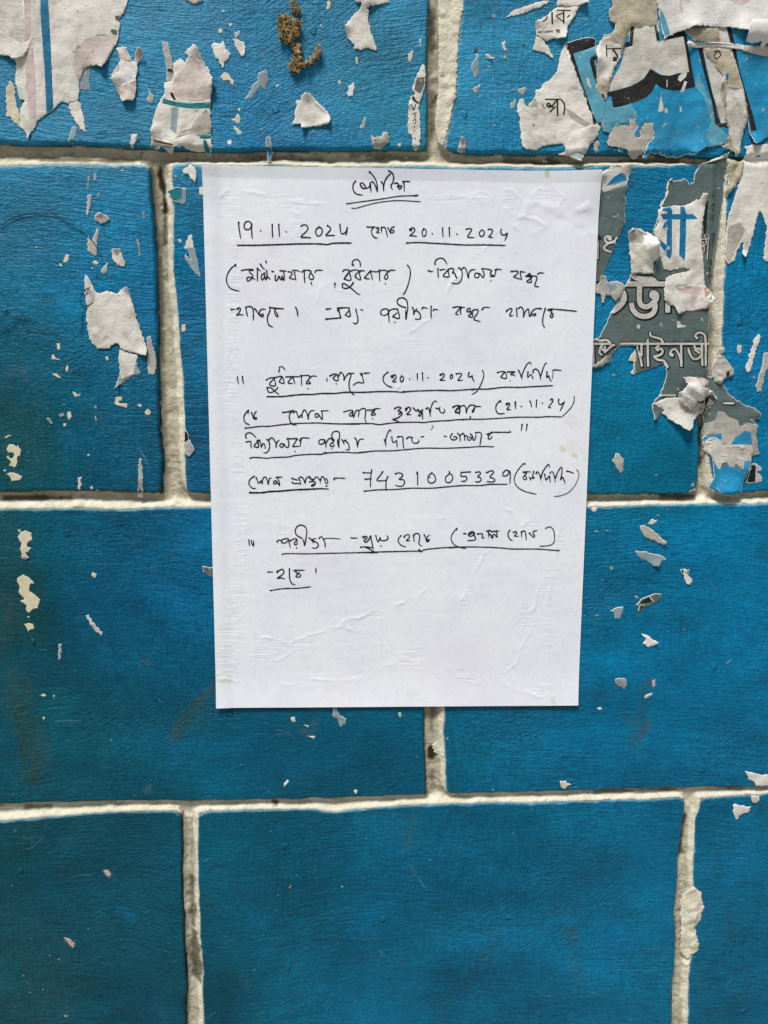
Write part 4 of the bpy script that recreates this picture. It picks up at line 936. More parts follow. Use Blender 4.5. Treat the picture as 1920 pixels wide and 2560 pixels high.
scrap('F', "1170,270 1210,262 1300,312 1340,390 1400,440 1480,490 1555,510 1590,560 1588,597 1525,600 1580,650 1562,720 1585,880 1540,890 1520,905 1490,1010 1430,1190 1340,1205 1250,1190 1190,1150 1232,1060 1215,930 1192,880 1150,850 1145,700 1160,640 1150,560 1250,440 1200,330",
      "poster remnant with a grey top and a bright cyan lower end at the right", 'ink_slate', name='torn_poster', cat_='torn poster', layer=2, crum=.0009,
      prints=[('torn_grey_paper', 'F', "1150,730 1160,640 1230,610 1260,535 1310,540 1340,580 1420,610 1430,660 1500,625 1585,650 1562,720 1590,900 1500,930 1140,860"),
              ('ink_cyan', 'F', "1148,740 1290,712 1285,762 1148,780"), ('ink_cyan', 'F', "1350,800 1375,780 1400,735 1440,720 1470,690 1520,705 1530,800"),
              ('ink_cyan', 'F', "1210,930 1250,940 1280,1000 1310,960 1345,970 1370,990 1400,970 1440,1000 1470,930 1522,900 1490,1010 1430,1200 1340,1215 1190,1155 1232,1060"),
              ('ink_pale', 'F', "1165,770 1190,745 1240,742 1275,765 1290,805 1340,800 1520,805 1540,850 1520,920 1460,935 1450,995 1430,992 1400,950 1380,985 1350,975 1330,940 1290,950 1275,1000 1255,990 1230,935 1195,900 1185,850 1150,840"),
              ('ink_pink', 'F', "1165,820 1190,790 1215,800 1200,835", 3), ('ink_pink', 'F', "1250,835 1290,830 1280,870 1250,880 1275,960", 3.4), ('ink_pink', 'F', "1320,830 1500,830", 3), ('ink_pink', 'F', "1350,840 1345,890 1330,920", 3), ('ink_pink', 'F', "1400,840 1395,900 1440,960", 3), ('ink_pink', 'F', "1500,850 1440,880 1490,910", 3.4)]
      + [('ink_dark_slate', 'F', "1300,478 1388,480", 8, 'line'), ('ink_silver', 'F', "1304,473 1384,474", 4, 'line')],
      lift=[((1590, 560), 24, .003), ((1340, 1200), 60, .006), ((1500, 1000), 40, .004)])
scrap('F', "1520,960 1545,950 1600,980 1608,1010 1560,1022 1610,1060 1605,1100 1520,1112 1480,1108 1505,1050", "grey and white ragged bits right of the cyan poster end", 'torn_grey_paper', layer=1, prints=[('ink_dark_slate', 'F', "1515,960 1560,970 1555,1100 1490,1105")])
scrap('F', "830,440 880,428 950,430 1040,450 1120,470 1150,500 1148,545 1105,560 1060,600 1040,660 1005,692 960,660 900,620 855,585 818,552 838,530 800,490 770,470", "downward pointing white paper flap at the grey poster's lower corner", 'torn_white_paper', layer=4, crum=.0009, lift=[((1005, 690), 60, .006)])
scrap('F', "975,262 1060,265 1140,280 1175,320 1172,370 1150,400 1120,450 1085,455 1040,525 990,495 945,440 938,385 970,370 1000,320 990,285",
      "faceted crumpled white paper standing out over the grey poster's lower corner", 'clean_white_paper', layer=8, crum=.004, fold=.0035, grid=8, lift=[((1070, 360), 60, .008)], prints=[('pinkish_paper', 'F', "975,262 1060,265 1140,280 1172,340 1100,350 1060,300 1000,320")])
scrap('F', "1165,395 1180,362 1225,400 1255,435 1225,480 1170,500 1145,545 1130,520 1160,450", "folded striped poster edge beside the faceted crumple", 'ink_silver', layer=6, crum=.002, prints=[('ink_black', 'F', "1160,430 1195,400 1180,510 1165,500"), ('ink_slate', 'F', "1200,400 1245,440 1235,470 1190,430")], lift=[((1190, 380), 30, .006)])
scrap('F', "735,480 770,468 822,500 815,545 790,580 770,600 748,608 752,560 735,520", "grey pointed poster corner left of the downward flap", 'ink_slate', layer=3, crum=.0008, prints=[('ink_pale', 'F', "760,470 835,440 822,500 790,505"), ('ink_pale', 'F', "750,575 785,560 768,600 748,608")])
# right-hand brick streaks
scrap('P', "1898,835 1903,843 1889,880 1883,905 1877,928 1870,932 1865,922 1867,910 1880,870 1886,848", "long slanting white paper streak on the brick at the right edge", 'torn_white_paper', layer=2, crum=.0006)
scrap('P', "1846,862 1856,864 1854,878 1848,884 1843,872", "cream fleck left of the slanting white streak", 'yellowed_paper')
scrap('P', "1911,882 1935,880 1935,900 1915,925 1903,978 1893,980 1891,960 1905,920", "grey worn paper streak cut by the right edge of the photo", 'torn_grey_paper')
scrap('F', "420,940 445,872 470,875 505,915 508,960 498,1020 482,1030 455,990 440,955", "grey oval paper scrap on the brick right of the notice", 'torn_grey_paper', crum=.0005)
scrap('F', "245,1320 262,1300 300,1305 290,1335 262,1340", "tiny white fleck against the notice's right edge below the joint", 'clean_white_paper')
scrap('F', "640,1452 680,1443 750,1490 800,1540 848,1582 820,1602 740,1560 690,1545 655,1500", "grey wing shaped paper scrap below the joint on the right", 'torn_grey_paper', crum=.0007, layer=2, lift=[((840, 1585), 16, .002)])
scrap('F', "690,1440 740,1395 775,1402 765,1425 730,1440", "pale sliver above the grey wing shaped scrap", 'yellowed_paper', crum=.0004)
scrap('K', "800,-5 850,-2 960,18 1002,45 968,60 942,90 908,82 880,60 840,45 815,20", "grey translucent paper scrap with a curled tip, second below the right-hand joint", 'thin_bluish_paper', layer=2, crum=.0008, lift=[((940, 88), 20, .003)])
scrap('K', "1095,110 1140,108 1142,150 1168,180 1157,213 1130,207 1115,150 1100,140", "small curled white and grey paper strip far right of the notice's lower half", 'torn_white_paper', layer=3, crum=.001, prints=[('ink_black', 'K', "1095,112 1112,112 1110,138 1098,136")], lift=[((1140, 108), 14, .003)])
scrap('K', "803,345 832,310 880,285 920,272 968,272 962,300 900,340 850,358 832,385 815,382 825,350", "grey paper fleck with thick black and white print right of the notice", 'ink_slate', layer=2, crum=.0006,
      prints=[('ink_black', 'K', "830,330 890,285 915,320 850,335"), ('ink_silver', 'K', "890,288 915,318", 3), ('ink_silver', 'K', "808,345 860,342", 2.6), ('ink_black', 'K', "835,350 880,345 830,380")])
scrap('K', "632,380 680,360 722,353 712,400 695,433 665,427 660,390", "translucent grey scrap left of the fleck with black print", 'thin_bluish_paper', crum=.0004)
scrap('K', "840,530 860,535 900,557 946,585 920,605 880,617 848,590 868,568", "clean white fish shaped scrap right of the notice's lower half", 'clean_white_paper', layer=2, crum=.0005, lift=[((945, 585), 16, .003)])
scrap('K', "670,825 700,816 735,822 742,855 730,893 715,875 690,872 672,848", "faint round grey paper trace near the notice's lower right corner", 'thin_bluish_paper')
scrap('K', "858,942 880,922 908,914 910,930 880,945 862,952", "tiny brownish paper sliver below and right of the round trace", 'pinkish_paper', crum=.0006)
scrap('K', "310,1487 350,1482 362,1500 388,1510 360,1520 345,1538 322,1530", "pale flake above the lower right joint", 'yellowed_paper', layer=2)
scrap('K', "1508,1417 1560,1430 1600,1440 1740,1452 1740,1515 1580,1517 1560,1485 1535,1475 1522,1445", "torn grey white scrap at the right edge just above the lower joint", 'torn_white_paper', layer=2, crum=.0009)
scrap('L', "1438,238 1490,246 1552,250 1532,290 1492,300 1455,337 1438,300", "triangular white scrap just below the lower right joint", 'torn_white_paper', layer=2, crum=.0009)
scrap('L', "1552,180 1602,180 1605,212 1585,228 1560,225", "small round paper flake between the joint and the triangular scrap", 'yellowed_paper', layer=2, crum=.0008)
# --- left middle
scrap('G', "650,320 682,320 670,400 652,472 640,450 648,400", "faint upright paper streak on the left-hand middle brick", 'torn_grey_paper')
scrap('G', "702,482 740,450 790,470 815,495 780,525 740,528 708,510", "blistered oval paper scrap on the left-hand middle brick", 'torn_grey_paper', layer=3, crum=.0012, lift=[((745, 455), 14, .002)])
scrap('G', "655,618 685,655 700,620 722,568 736,578 722,650 718,762 702,772 650,728", "forked grey paper scrap below the blistered oval one", 'torn_grey_paper', crum=.0004)
scrap('G', "830,720 890,716 905,770 930,830 920,853 880,842 835,792", "small white flag shaped scrap with a curled top", 'torn_white_paper', layer=2, crum=.0006, lift=[((860, 718), 14, .003)])
scrap('G', "748,880 780,840 817,812 795,850 795,890 770,906", "curled grey shred left of the flag shaped scrap", 'torn_grey_paper', crum=.0008)
scrap('G', "630,910 650,922 680,980 715,1040 750,1045 800,1030 860,1050 900,1020 945,1000 965,1060 990,1150 1020,1260 1060,1370 1090,1450 1090,1510 1040,1500 960,1480 890,1455 880,1425 850,1418 820,1435 808,1457 720,1457 700,1430 665,1390 650,1300 640,1210 650,1160 640,1100 628,1000",
      "largest mildewed white paper scrap on the left-hand middle brick", 'torn_white_paper', layer=3, crum=.0009, lift=[((1090, 1505), 30, .003), ((940, 1000), 20, .003), ((715, 1340), 14, .002)])
scrap('G', "885,1465 1020,1500 1010,1560 1037,1640 972,1665 910,1710 862,1745 875,1680 890,1620 878,1540", "bluish white scrap hanging right below the largest mildewed one", 'thin_bluish_paper', layer=2, crum=.0009, prints=[('torn_white_paper', 'G', "885,1465 1020,1500 990,1640 900,1680 880,1600")], lift=[((862, 1745), 20, .003)])
scrap('G', "1090,1372 1112,1362 1130,1420 1150,1520 1160,1600 1130,1652 1098,1642 1095,1540", "grey upright scrap squeezed against the left upright joint", 'torn_grey_paper', crum=.0006)
scrap('G', "1352,132 1390,115 1410,90 1440,110 1457,150 1450,227 1420,202 1390,160 1358,156", "crinkled white scrap beside the notice's top left corner", 'torn_white_paper', layer=3, crum=.001)
scrap('G', "1235,285 1290,265 1378,262 1370,380 1345,387 1330,370 1270,362", "thin paper tag with teal print over the left upright joint's edge", 'thin_bluish_paper', layer=2, sag=.3, prints=[('ink_teal', 'G', "1238,286 1300,264 1352,275 1345,340 1320,364 1265,350"), ('ink_black', 'G', "1300,262 1355,262 1352,274 1305,270")])
scrap('G', "1475,262 1515,252 1515,320 1475,316", "white paper corner peeking out from the notice's upper left edge", 'torn_white_paper')
scrap('G', "1395,625 1418,610 1432,690 1452,760 1487,925 1450,902 1410,850 1368,780 1375,758 1412,800 1400,742 1365,712", "long thin grey paper scrap between the left joint and the notice", 'thin_bluish_paper', layer=2, crum=.0004, prints=[('torn_white_paper', 'G', "1395,625 1418,610 1432,700 1365,712")])
scrap('H', "1365,400 1390,420 1402,470 1442,540 1400,597 1370,570 1360,480", "dark grey curled paper bit on the edge right of the left joint", 'torn_grey_paper', layer=3, crum=.0018, prints=[('ink_dark_slate', 'H', "1365,400 1390,420 1398,470 1365,490")])
scrap('H', "1498,1410 1580,1416 1600,1500 1530,1460 1500,1450", "dark grey folded paper sliver tucked behind the notice's left edge", 'ink_faded', layer=1)
scrap('H', "578,752 605,745 597,840 580,845", "little pinkish upright streak above the left lower joint", 'pinkish_paper')
scrap('H', "1030,612 1045,610 1058,740 1055,900 1020,900 1028,720", "long brownish paper streak above the left lower joint", 'torn_grey_paper', sag=.3)
scrap('H', "160,1325 185,1312 218,1345 190,1358 162,1352", "grey curled flake under the upper cream patch at the left edge", 'torn_grey_paper', layer=2, crum=.0015)
scrap('H', "350,310 372,315 392,350 375,355", "dark paper crumb on the left-hand middle brick", 'ink_faded', layer=2, crum=.0012)
scrap('I', "555,102 575,97 595,140 662,215 655,234 625,210 580,152", "narrow pinkish slanting paper streak left of the notice", 'pinkish_paper')
scrap('I', "380,288 398,284 392,380 378,388", "faint white upright streak below and left of the slanting one", 'thin_bluish_paper')
scrap('J', "500,168 520,175 540,230 585,250 580,282 545,302 530,250 495,230", "grey film scrap hanging just below the notice's lower edge", 'thin_bluish_paper', layer=2, crum=.0008)
scrap('J', "225,245 250,238 258,268 235,270", "small brown and white fleck below the notice, left of the grey film", 'yellowed_paper', crum=.0008)
scrap('J', "310,288 345,296 335,308", "short brown edged sliver between the fleck and the grey film", 'pinkish_paper')
scrap('J', "335,358 385,366 370,380", "lower short brown edged sliver below the grey film", 'pinkish_paper')
scrap('J', "182,668 205,645 216,655 200,672 180,694", "pair of white flecks on the lower middle brick, left", 'clean_white_paper', amp=.5)
scrap('J', "633,715 655,710 657,728 642,740", "round white fleck above the joint in the lower middle", 'clean_white_paper', amp=.5)
scrap('J', "922,212 938,210 942,238 930,242", "small grey fleck right below the notice near the upright joint", 'torn_grey_paper', amp=.5)
scrap('K', "552,1012 575,1008 587,1020 565,1026", "oval white fleck below the notice's lower right corner", 'clean_white_paper', amp=.5)

# ------------------------------------------------------------------ bare spots: places where blue paint has flaked (parts of their brick)
def bare(crop, pts, mat='bare_cream_coat', amp=.9):
    c_ = P([cr(crop, pl(pts)).mean(0)])[0]
    scrap(crop, pts, None, mat, layer=.15, parent=on_brick(*c_), name='bare_patch', amp=amp, sag=0.2, step=3.0)
for c_, s_ in [('B', "210,565 240,535 270,545 285,575 312,600 305,635 290,625 280,595 235,600"), ('B', "272,175 285,168 298,178 288,198 278,195"), ('B', "192,222 205,208 225,215 225,240 200,242"),
               ('B', "340,808 350,800 360,812 352,828 342,822"), ('B', "505,955 525,955 520,966"), ('B', "885,965 905,968 895,978"), ('B', "620,630 645,622 640,640 622,652"), ('B', "1000,15 1020,5 1028,35 1015,70 992,68 1005,40"),
               ('B', "805,140 822,138 822,165 810,165"), ('B', "948,182 960,180 960,202 950,198"), ('B', "218,78 240,74 245,84 228,90"), ('B', "1210,425 1225,422 1232,470 1218,478"), ('B', "1525,1062 1550,1060 1545,1085 1525,1088"),
               ('B', "1082,592 1105,600 1098,630 1085,618"), ('G', "470,820 490,760 518,765 510,800 480,822"), ('G', "680,820 705,805 735,820 730,832 700,832"), ('G', "440,830 452,826 466,848 450,850"), ('G', "680,855 690,855 688,868 680,866"),
               ('G', "1315,650 1335,645 1350,665 1335,675"), ('G', "1345,1280 1375,1275 1372,1328 1345,1332"), ('G', "420,1420 445,1418 448,1460 430,1468 425,1445"), ('G', "385,1510 400,1500 412,1525 455,1545 415,1538 385,1535"),
               ('G', "780,1518 800,1515 806,1540 790,1546"), ('G', "485,1610 500,1578 512,1600 498,1635"), ('G', "390,1645 420,1640 460,1680 430,1672"), ('G', "900,132 918,130 916,142 902,142"), ('G', "270,700 278,700 276,712 270,712"),
               ('H', "465,215 490,150 512,170 515,240 495,258 470,210 490,210"), ('H', "500,270 520,262 537,300 512,326 500,300"), ('H', "850,190 860,155 905,155 905,182 880,185 885,200 945,205 943,237 900,225 855,212"),
               ('H', "1015,215 1035,208 1052,222 1040,232"), ('H', "1072,265 1095,245 1120,265 1110,293 1080,287"), ('H', "540,115 555,120 575,140 605,135 580,150 560,152 562,165 548,140"),
               ('H', "50,540 70,505 105,510 120,530 130,510 158,550 150,590 128,600 130,640 110,677 65,665 85,640 50,600 60,590 85,615 105,590 105,570 60,565"), ('H', "50,722 80,712 130,725 168,745 148,770 85,780 75,748"),
               ('H', "35,455 60,438 95,440 65,448 45,462"), ('H', "25,695 45,692 42,708 28,708"), ('H', "132,1140 150,1136 150,1155 135,1155"), ('H', "150,1160 190,1145 230,1160 238,1210 205,1235 200,1260 230,1275 205,1305 160,1320 145,1280 160,1240 130,1195"),
               ('H', "130,1500 170,1470 210,1490 255,1535 220,1545 215,1590 260,1620 297,1659 288,1690 275,1722 245,1725 212,1757 192,1735 195,1700 150,1668 180,1650 135,1600 150,1560 128,1525"), ('H', "675,1470 685,1452 700,1462 718,1465 705,1498 682,1485"),
               ('H', "670,820 690,818 688,838 675,838"), ('H', "715,842 730,842 728,852 716,852"), ('H', "645,582 660,575 665,592 650,592"), ('H', "470,352 492,352 490,372 472,372"),
               ('I', "155,155 185,150 212,155 218,190 195,192 180,206 175,185"), ('I', "262,622 280,608 300,620 280,628"), ('I', "275,760 290,758 285,782 278,775"), ('I', "343,618 355,618 352,630 344,630"), ('I', "175,108 192,105 185,118"),
               ('C', "768,485 785,480 790,500 775,510"), ('C', "800,105 825,100 828,130 805,132"), ('C', "810,920 830,925 828,940 812,938"), ('C', "1490,140 1505,135 1505,160 1492,160"), ('C', "705,500 715,502 714,516 706,515"),
               ('F', "275,1492 295,1485 312,1498 290,1508"), ('F', "360,1490 385,1483 395,1492 370,1498"), ('F', "845,1325 862,1312 858,1325"), ('F', "768,1368 795,1358 790,1370"), ('F', "415,245 430,235 445,245 440,258 420,258"), ('F', "1040,1125 1065,1105 1078,1135 1050,1138"), ('F', "1540,262 1560,260 1558,278 1543,276"),
               ('F', "1025,1180 1060,1160 1085,1140 1080,1185 1045,1195"), ('K', "636,98 655,95 655,115 642,118"), ('K', "580,180 592,178 590,188"), ('K', "1005,515 1015,514 1012,522"), ('K', "1108,502 1120,500 1118,510"), ('K', "1390,720 1425,697 1420,705 1398,724"), ('K', "455,410 478,412 475,418"), ('K', "535,412 565,405 560,416 540,418"),
               ('J', "1232,375 1248,370 1246,388 1235,390"), ('J', "1528,710 1543,708 1540,720"), ('J', "1033,497 1043,497 1042,506"), ('J', "548,1335 566,1333 562,1348"), ('J', "260,1265 268,1265 266,1272"), ('J', "212,1345 225,1330 230,1330 222,1355"), ('J', "138,1392 148,1392 146,1398"),
               ('M', "412,1605 440,1607 438,1617 420,1617"), ('M', "375,1240 388,1240 385,1252"), ('M', "318,1215 330,1213 328,1222"), ('M', "186,1455 198,1453 196,1462"), ('M', "272,1434 284,1434 280,1442"), ('M', "148,1346 158,1345 156,1354"), ('M', "72,762 82,760 80,769"), ('M', "568,1038 576,1038 574,1045"), ('M', "1630,1322 1655,1305 1650,1312")]:
    bare(c_, s_, 'bare_cream_coat' if c_ in 'GHIB' else 'bare_grey_residue', .7)
for c_, s_, m_ in [('G', "690,155 718,158 715,210 698,212", 'bare_grey_residue'), ('G', "648,175 665,180 660,280 650,285", 'bare_grey_residue'), ('G', "725,300 735,300 732,345 722,345", 'bare_grey_residue'), ('G', "1055,445 1072,440 1075,495 1060,498", 'bare_grey_residue'),
                   ('G', "1010,650 1025,648 1042,720 1040,775 1028,770 1030,720", 'bare_grey_residue'), ('G', "1290,168 1320,182 1315,190 1292,190", 'bare_grey_residue'), ('C', "1020,325 1045,318 1045,338 1022,342", 'bare_dark_residue'), ('C', "885,415 908,412 905,435 890,435", 'bare_pink_residue'),
                   ('C', "665,360 690,350 695,372 680,390 665,380", 'bare_dark_residue'), ('K', "908,835 930,828 930,870 912,880", 'bare_pink_residue'), ('K', "798,282 805,285 825,300 800,295", 'bare_pink_residue'), ('M', "670,668 700,665 720,690 705,712 682,692", 'bare_pink_residue'),
                   ('M', "412,1100 450,1105 487,1140 475,1168 445,1140", 'bare_pink_residue'), ('H', "435,285 470,275 480,295 450,303", 'bare_pink_residue'), ('H', "700,220 718,225 718,245 705,240", 'bare_pink_residue'), ('H', "703,297 716,295 716,332 708,330", 'bare_pink_residue')]:
    bare(c_, s_, m_)

# paint dragged and mortar smeared over the brick on the lower right upright joint
lm = scrap('L', "1165,770 1200,785 1225,802 1232,850 1248,905 1232,935 1225,985 1185,1030 1200,1090 1210,1150 1200,1190 1155,1215 1140,1240 1100,1200 1095,1100 1100,1000 1095,880 1110,820", None, 'cream_lime_mortar', layer=2, crum=.003, grid=4, parent=wall, name='mortar_lump', sag=.3)
add_f(lm.data, 'grime', np.full(len(lm.data.vertices), .12))
lm = scrap('C', "400,-40 592,-40 588,60 565,150 550,330 545,500 530,700 540,718 515,750 495,880 465,990 445,1070 400,1040 380,900 400,700 410,400 405,100", None, 'cream_lime_mortar', layer=1, crum=.0018, grid=4, parent=wall, name='mortar_lump', sag=.5)
add_f(lm.data, 'grime', np.full(len(lm.data.vertices), .05))
lm = scrap('J', "1140,430 1170,405 1200,440 1222,505 1195,500 1160,480", None, 'cream_lime_mortar', layer=1, crum=.002, grid=4, parent=wall, name='mortar_lump', sag=.9)
add_f(lm.data, 'grime', np.full(len(lm.data.vertices), .1))

# ------------------------------------------------------------------ the notice: one A4 sheet
NC = P([(506, 413), (1500, 430), (1445, 1763), (541, 1769)], .0013)
NUX, NUZ = 400, 566
uu, vv = np.meshgrid(np.linspace(0, 1, NUX + 1), np.linspace(0, 1, NUZ + 1))
NX = (1 - uu) * (1 - vv) * NC[0, 0] + uu * (1 - vv) * NC[1, 0] + uu * vv * NC[2, 0] + (1 - uu) * vv * NC[3, 0]
NZ = (1 - uu) * (1 - vv) * NC[0, 1] + uu * (1 - vv) * NC[1, 1] + uu * vv * NC[2, 1] + (1 - uu) * vv * NC[3, 1]
NPX = unP(NX.ravel(), NZ.ravel())
# what lies underneath presses through: edges of older torn paper and glue ridges
RIDGES = [('n1', "180,300 260,235 380,245 520,270 700,320 860,340 1010,350", 10, .00028), ('n1', "185,440 260,460 340,430 400,330 520,350 630,400 760,330", 9, .00022), ('n1', "320,480 350,560 320,700 290,900 270,1100 260,1400 240,1600 240,1900 300,2050", 9, .00016),
          ('n1', "740,390 800,430 860,520 760,600 800,640 880,620 900,540", 8, .00022), ('n1', "620,690 720,700 800,760 900,820", 9, .0003), ('n1', "960,1120 980,1020 1060,960 1100,1020 1200,1040 1280,1110 1400,1190", 9, .00028),
          ('n2', "250,300 330,260 420,270 440,250 520,240 600,270", 7, .00022), ('n2', "610,300 660,255 740,270 760,330", 7, .00022), ('n2', "800,310 860,230 920,240 990,310 960,390 900,415 830,360", 7, .00025), ('n2', "1060,280 1130,230 1260,240 1320,300 1280,370", 8, .00025),
          ('n2', "1000,440 1040,350 1200,370 1350,420 1500,380", 26, .0006), ('n2', "940,530 1000,580 1100,585 1180,530 1100,470 960,450", 14, .0004), ('n2', "1300,480 1500,560 1600,620", 26, -.0005),
          ('n2', "860,480 800,560 740,600 700,700 600,780 560,860 450,960 400,1060 260,1260 120,1350 80,1400 70,1560 40,1660 20,1800", 9, .0003), ('n2', "1320,1000 1330,1300 1320,1500", 8, .00014), ('n2', "1310,1120 1370,1110 1390,1180", 7, .0002),
          ('n3', "300,0 280,150 320,250 300,420", 10, .00014), ('n3', "410,620 400,760 420,880 430,980 400,1100 420,1200 400,1400 340,1480", 8, .0002), ('n3', "700,610 650,700 640,820 700,930 780,1010 850,1050", 8, .0002),
          ('n3', "900,1000 920,1200 960,1300 920,1400 1000,1430", 8, .00022), ('n3', "470,1640 560,1620 640,1640 740,1670 800,1640 900,1600 980,1580 1060,1540 1150,1540 1180,1480 1300,1460 1420,1410 1560,1380 1643,1340", 8, .00034),
          ('n3', "1160,1480 1190,1560 1290,1570 1480,1660 1530,1720", 8, .00022), ('n3', "560,1800 680,1790 760,1730 880,1700 1000,1690 1140,1700 1290,1710 1330,1790", 8, .00024), ('n3', "630,1980 730,1990 850,1950 950,1950 1100,1960 1260,1950", 9, .0003),
          ('n3', "160,1950 240,1940 330,1980", 12, .0004), ('n3', "1020,190 960,260 900,300", 8, .0003), ('n3', "770,440 800,400 900,410 860,470 780,470", 7, .0002), ('n3', "1260,1980 1350,1900 1420,1850 1560,1840 1643,1800", 8, .0002),
          ('n4', "740,920 680,980 620,1100 600,1160 560,1260 500,1330 480,1440 450,1500", 9, .00036), ('n4', "850,600 920,620 960,690", 8, .0003), ('n4', "1000,740 1040,690 1120,700", 8, .00025), ('n4', "1280,620 1290,750 1260,850 1250,1000 1220,1150 1200,1300 1160,1420 1170,1600 1200,1800 1210,2080", 9, .0003),
          ('n4', "1110,1260 1090,1400 1000,1460 1000,1560 1060,1580 1010,1640 990,1700", 9, .00032), ('n4', "390,1900 400,1850 450,1880 560,1910 640,1940 670,1970 620,1990 540,1950", 8, .0003), ('n4', "760,1990 710,1960 720,1930 830,1920 940,1830 960,1780", 8, .00026),
          ('n4', "760,1930 860,1990 960,2050 1050,2050 1100,2090 1180,2080", 9, .00036), ('n4', "300,680 380,680", 8, .0003), ('n4', "190,1280 230,1250", 10, .0005), ('n4', "380,1120 410,1080 400,1170", 8, .0003), ('n4', "420,200 440,300", 10, .0002), ('n4', "1290,180 1310,300 1300,470", 10, .00015),
          ('n4', "20,1880 120,1860 210,1860 230,1720", 8, .00022), ('n4', "500,560 460,610 440,640", 8, .00015)]
HATCH = [('n1', "270,320 300,380", 55), ('n1', "560,320 700,330 850,350", 30), ('n1', "330,650 310,900 300,1100 300,1400 280,1600 270,1800 280,1950", 34), ('n1', "800,480 830,560", 40), ('n2', "330,300 550,300 680,310", 26), ('n2', "880,320 900,350", 48), ('n2', "1120,280 1230,300", 40),
         ('n2', "650,700 600,820", 22), ('n2', "130,1400 150,1440", 36), ('n2', "700,600 680,680", 20), ('n3', "320,100 340,350", 34), ('n3', "350,620 350,800 380,950", 36), ('n3', "350,1050 340,1250 320,1430", 42), ('n3', "250,1550 300,1600 200,1800 300,1850 180,1900", 60), ('n3', "500,1750 600,1700", 50),
         ('n3', "680,900 700,750", 26), ('n3', "1230,1530 1450,1430", 26), ('n3', "640,1700 900,1650", 26), ('n4', "1200,1100 1180,1300", 40), ('n4', "1170,1500 1190,1700", 34), ('n4', "1040,1500 1020,1420", 34), ('n4', "560,1250 540,1350", 28), ('n4', "1060,730", 40), ('n4', "100,1800 150,1750", 60), ('n4', "1280,800 1300,900", 30), ('n4', "1300,350 1310,450", 22), ('n4', "650,1030 680,990", 22), ('n4', "600,1960 500,1900", 22), ('n4', "1100,2060 1180,2000", 30)]
def seg_d(px, pts):
    d = np.full(len(px), 1e9); pts = np.asarray(pts, float)
    if len(pts) == 1: return np.hypot(*(px - pts[0]).T)
    for a, b in zip(pts[:-1], pts[1:]):
        ab = b - a; t_ = np.clip(((px - a) @ ab) / max(ab @ ab, 1e-6), 0, 1)
        d = np.minimum(d, np.hypot(*(px - (a + t_[:, None] * ab)).T))
    return d
xr, zr = NX.ravel(), NZ.ravel()
wpx = NPX + 5.0 * np.stack([fbm(xr * 260, zr * 260, 5, 3), fbm(xr * 260 + 9, zr * 260, 6, 3)], 1)
NH = .0007 + .0002 * vn(xr * 16, zr * 14, 77) + np.maximum(brick_height(xr, zr), 0) * .6
for c_, s_, w_, a_ in RIDGES:
    sc_ = 1.0
    NH += a_ * np.exp(-(seg_d(wpx, cr(c_, pl(s_))) / (w_ * .42)) ** 2) * (.25 + 1.1 * vn(xr * 170, zr * 170, 31))
HT = np.zeros(len(xr))
for c_, s_, w_ in HATCH:
    HT = np.maximum(HT, sst(0, .6, np.clip(1 - seg_d(wpx, cr(c_, pl(s_))) / (w_ * .5 + 6), 0, 1)))
NH += .00010 * HT * vn(xr * 120, zr * 700, 55)
U, V_ = uu.ravel(), vv.ravel()
NH = np.maximum(NH, brick_height(xr, zr) + .00045) + .0012 * sst(.80, .97, U) * sst(1, .0, V_ * .9) + .0007 * sst(.05, .015, U)
NH += .0011 * np.clip((V_ - .93) / .07, 0, 1) ** 1.5 + .0008 * np.clip((.02 - V_) / .02, 0, 1)
NH += .003 * np.clip(1 - np.hypot(1 - U, V_ * 1.4) / .13, 0, 1) ** 1.5 + .0015 * np.clip(1 - np.hypot(U, V_ * 1.4) / .1, 0, 1) ** 1.5
SP = np.zeros(len(xr))
for c_, s_, w_, k_ in [('n2', "1185,105 1188,130", 7, .75), ('n4', "1300,125 1320,140", 7, .5), ('n4', "1395,180 1415,190", 7, .55), ('n4', "1490,215", 8, .25), ('n4', "1380,110", 20, .1), ('n4', "1230,2100 1240,2130", 8, .35), ('n4', "130,2060", 16, .16), ('n3', "180,1935 260,1950", 14, .2), ('n3', "330,1380 320,1300", 26, .07), ('n2', "1350,2030 1400,2070", 18, .14)]:
    SP = np.maximum(SP, k_ * sst(0, .5, np.clip(1 - seg_d(NPX, cr(c_, pl(s_))) / w_, 0, 1)))
notice = bpy.data.objects.new('notice_sheet', None); COL.objects.link(notice)
nc = np.array([NX.mean(), 0, NZ.mean()]); notice.location = tuple(nc)
tag(notice, 'white handwritten paper notice glued in the middle of the blue wall', 'notice')
def to_notice(o): o.parent = notice; o.matrix_parent_inverse = Matrix.Translation(-notice.location)
NHG = NH.reshape(NX.shape)
me, used = grid_mesh('paper', NX, -NHG, NZ, 'white_copier_paper')
me.flip_normals() if me.polygons[0].normal.y > 0 else None
add_f(me, 'hatch', HT[used]); add_f(me, 'spot', SP[used])
sheet = link_obj('paper', me); to_notice(sheet)
# cut edge of the sheet (0.1 mm board so it throws its own thin shadow)
ring = [(0, j) for j in range(NUX + 1)] + [(i, NUX) for i in range(1, NUZ + 1)] + [(NUZ, j) for j in range(NUX - 1, -1, -1)] + [(i, 0) for i in range(NUZ - 1, 0, -1)]
EV = []; 
for i, j in ring: EV.append((NX[i, j], -NHG[i, j], NZ[i, j])); EV.append((NX[i, j], -NHG[i, j] + .00014, NZ[i, j]))
n_ = len(ring)
em = mesh('cut_edge', EV, [(2 * k, 2 * k + 1, 2 * ((k + 1) % n_) + 1, 2 * ((k + 1) % n_)) for k in range(n_)], ['white_copier_paper'])
to_notice(link_obj('cut_edge', em))
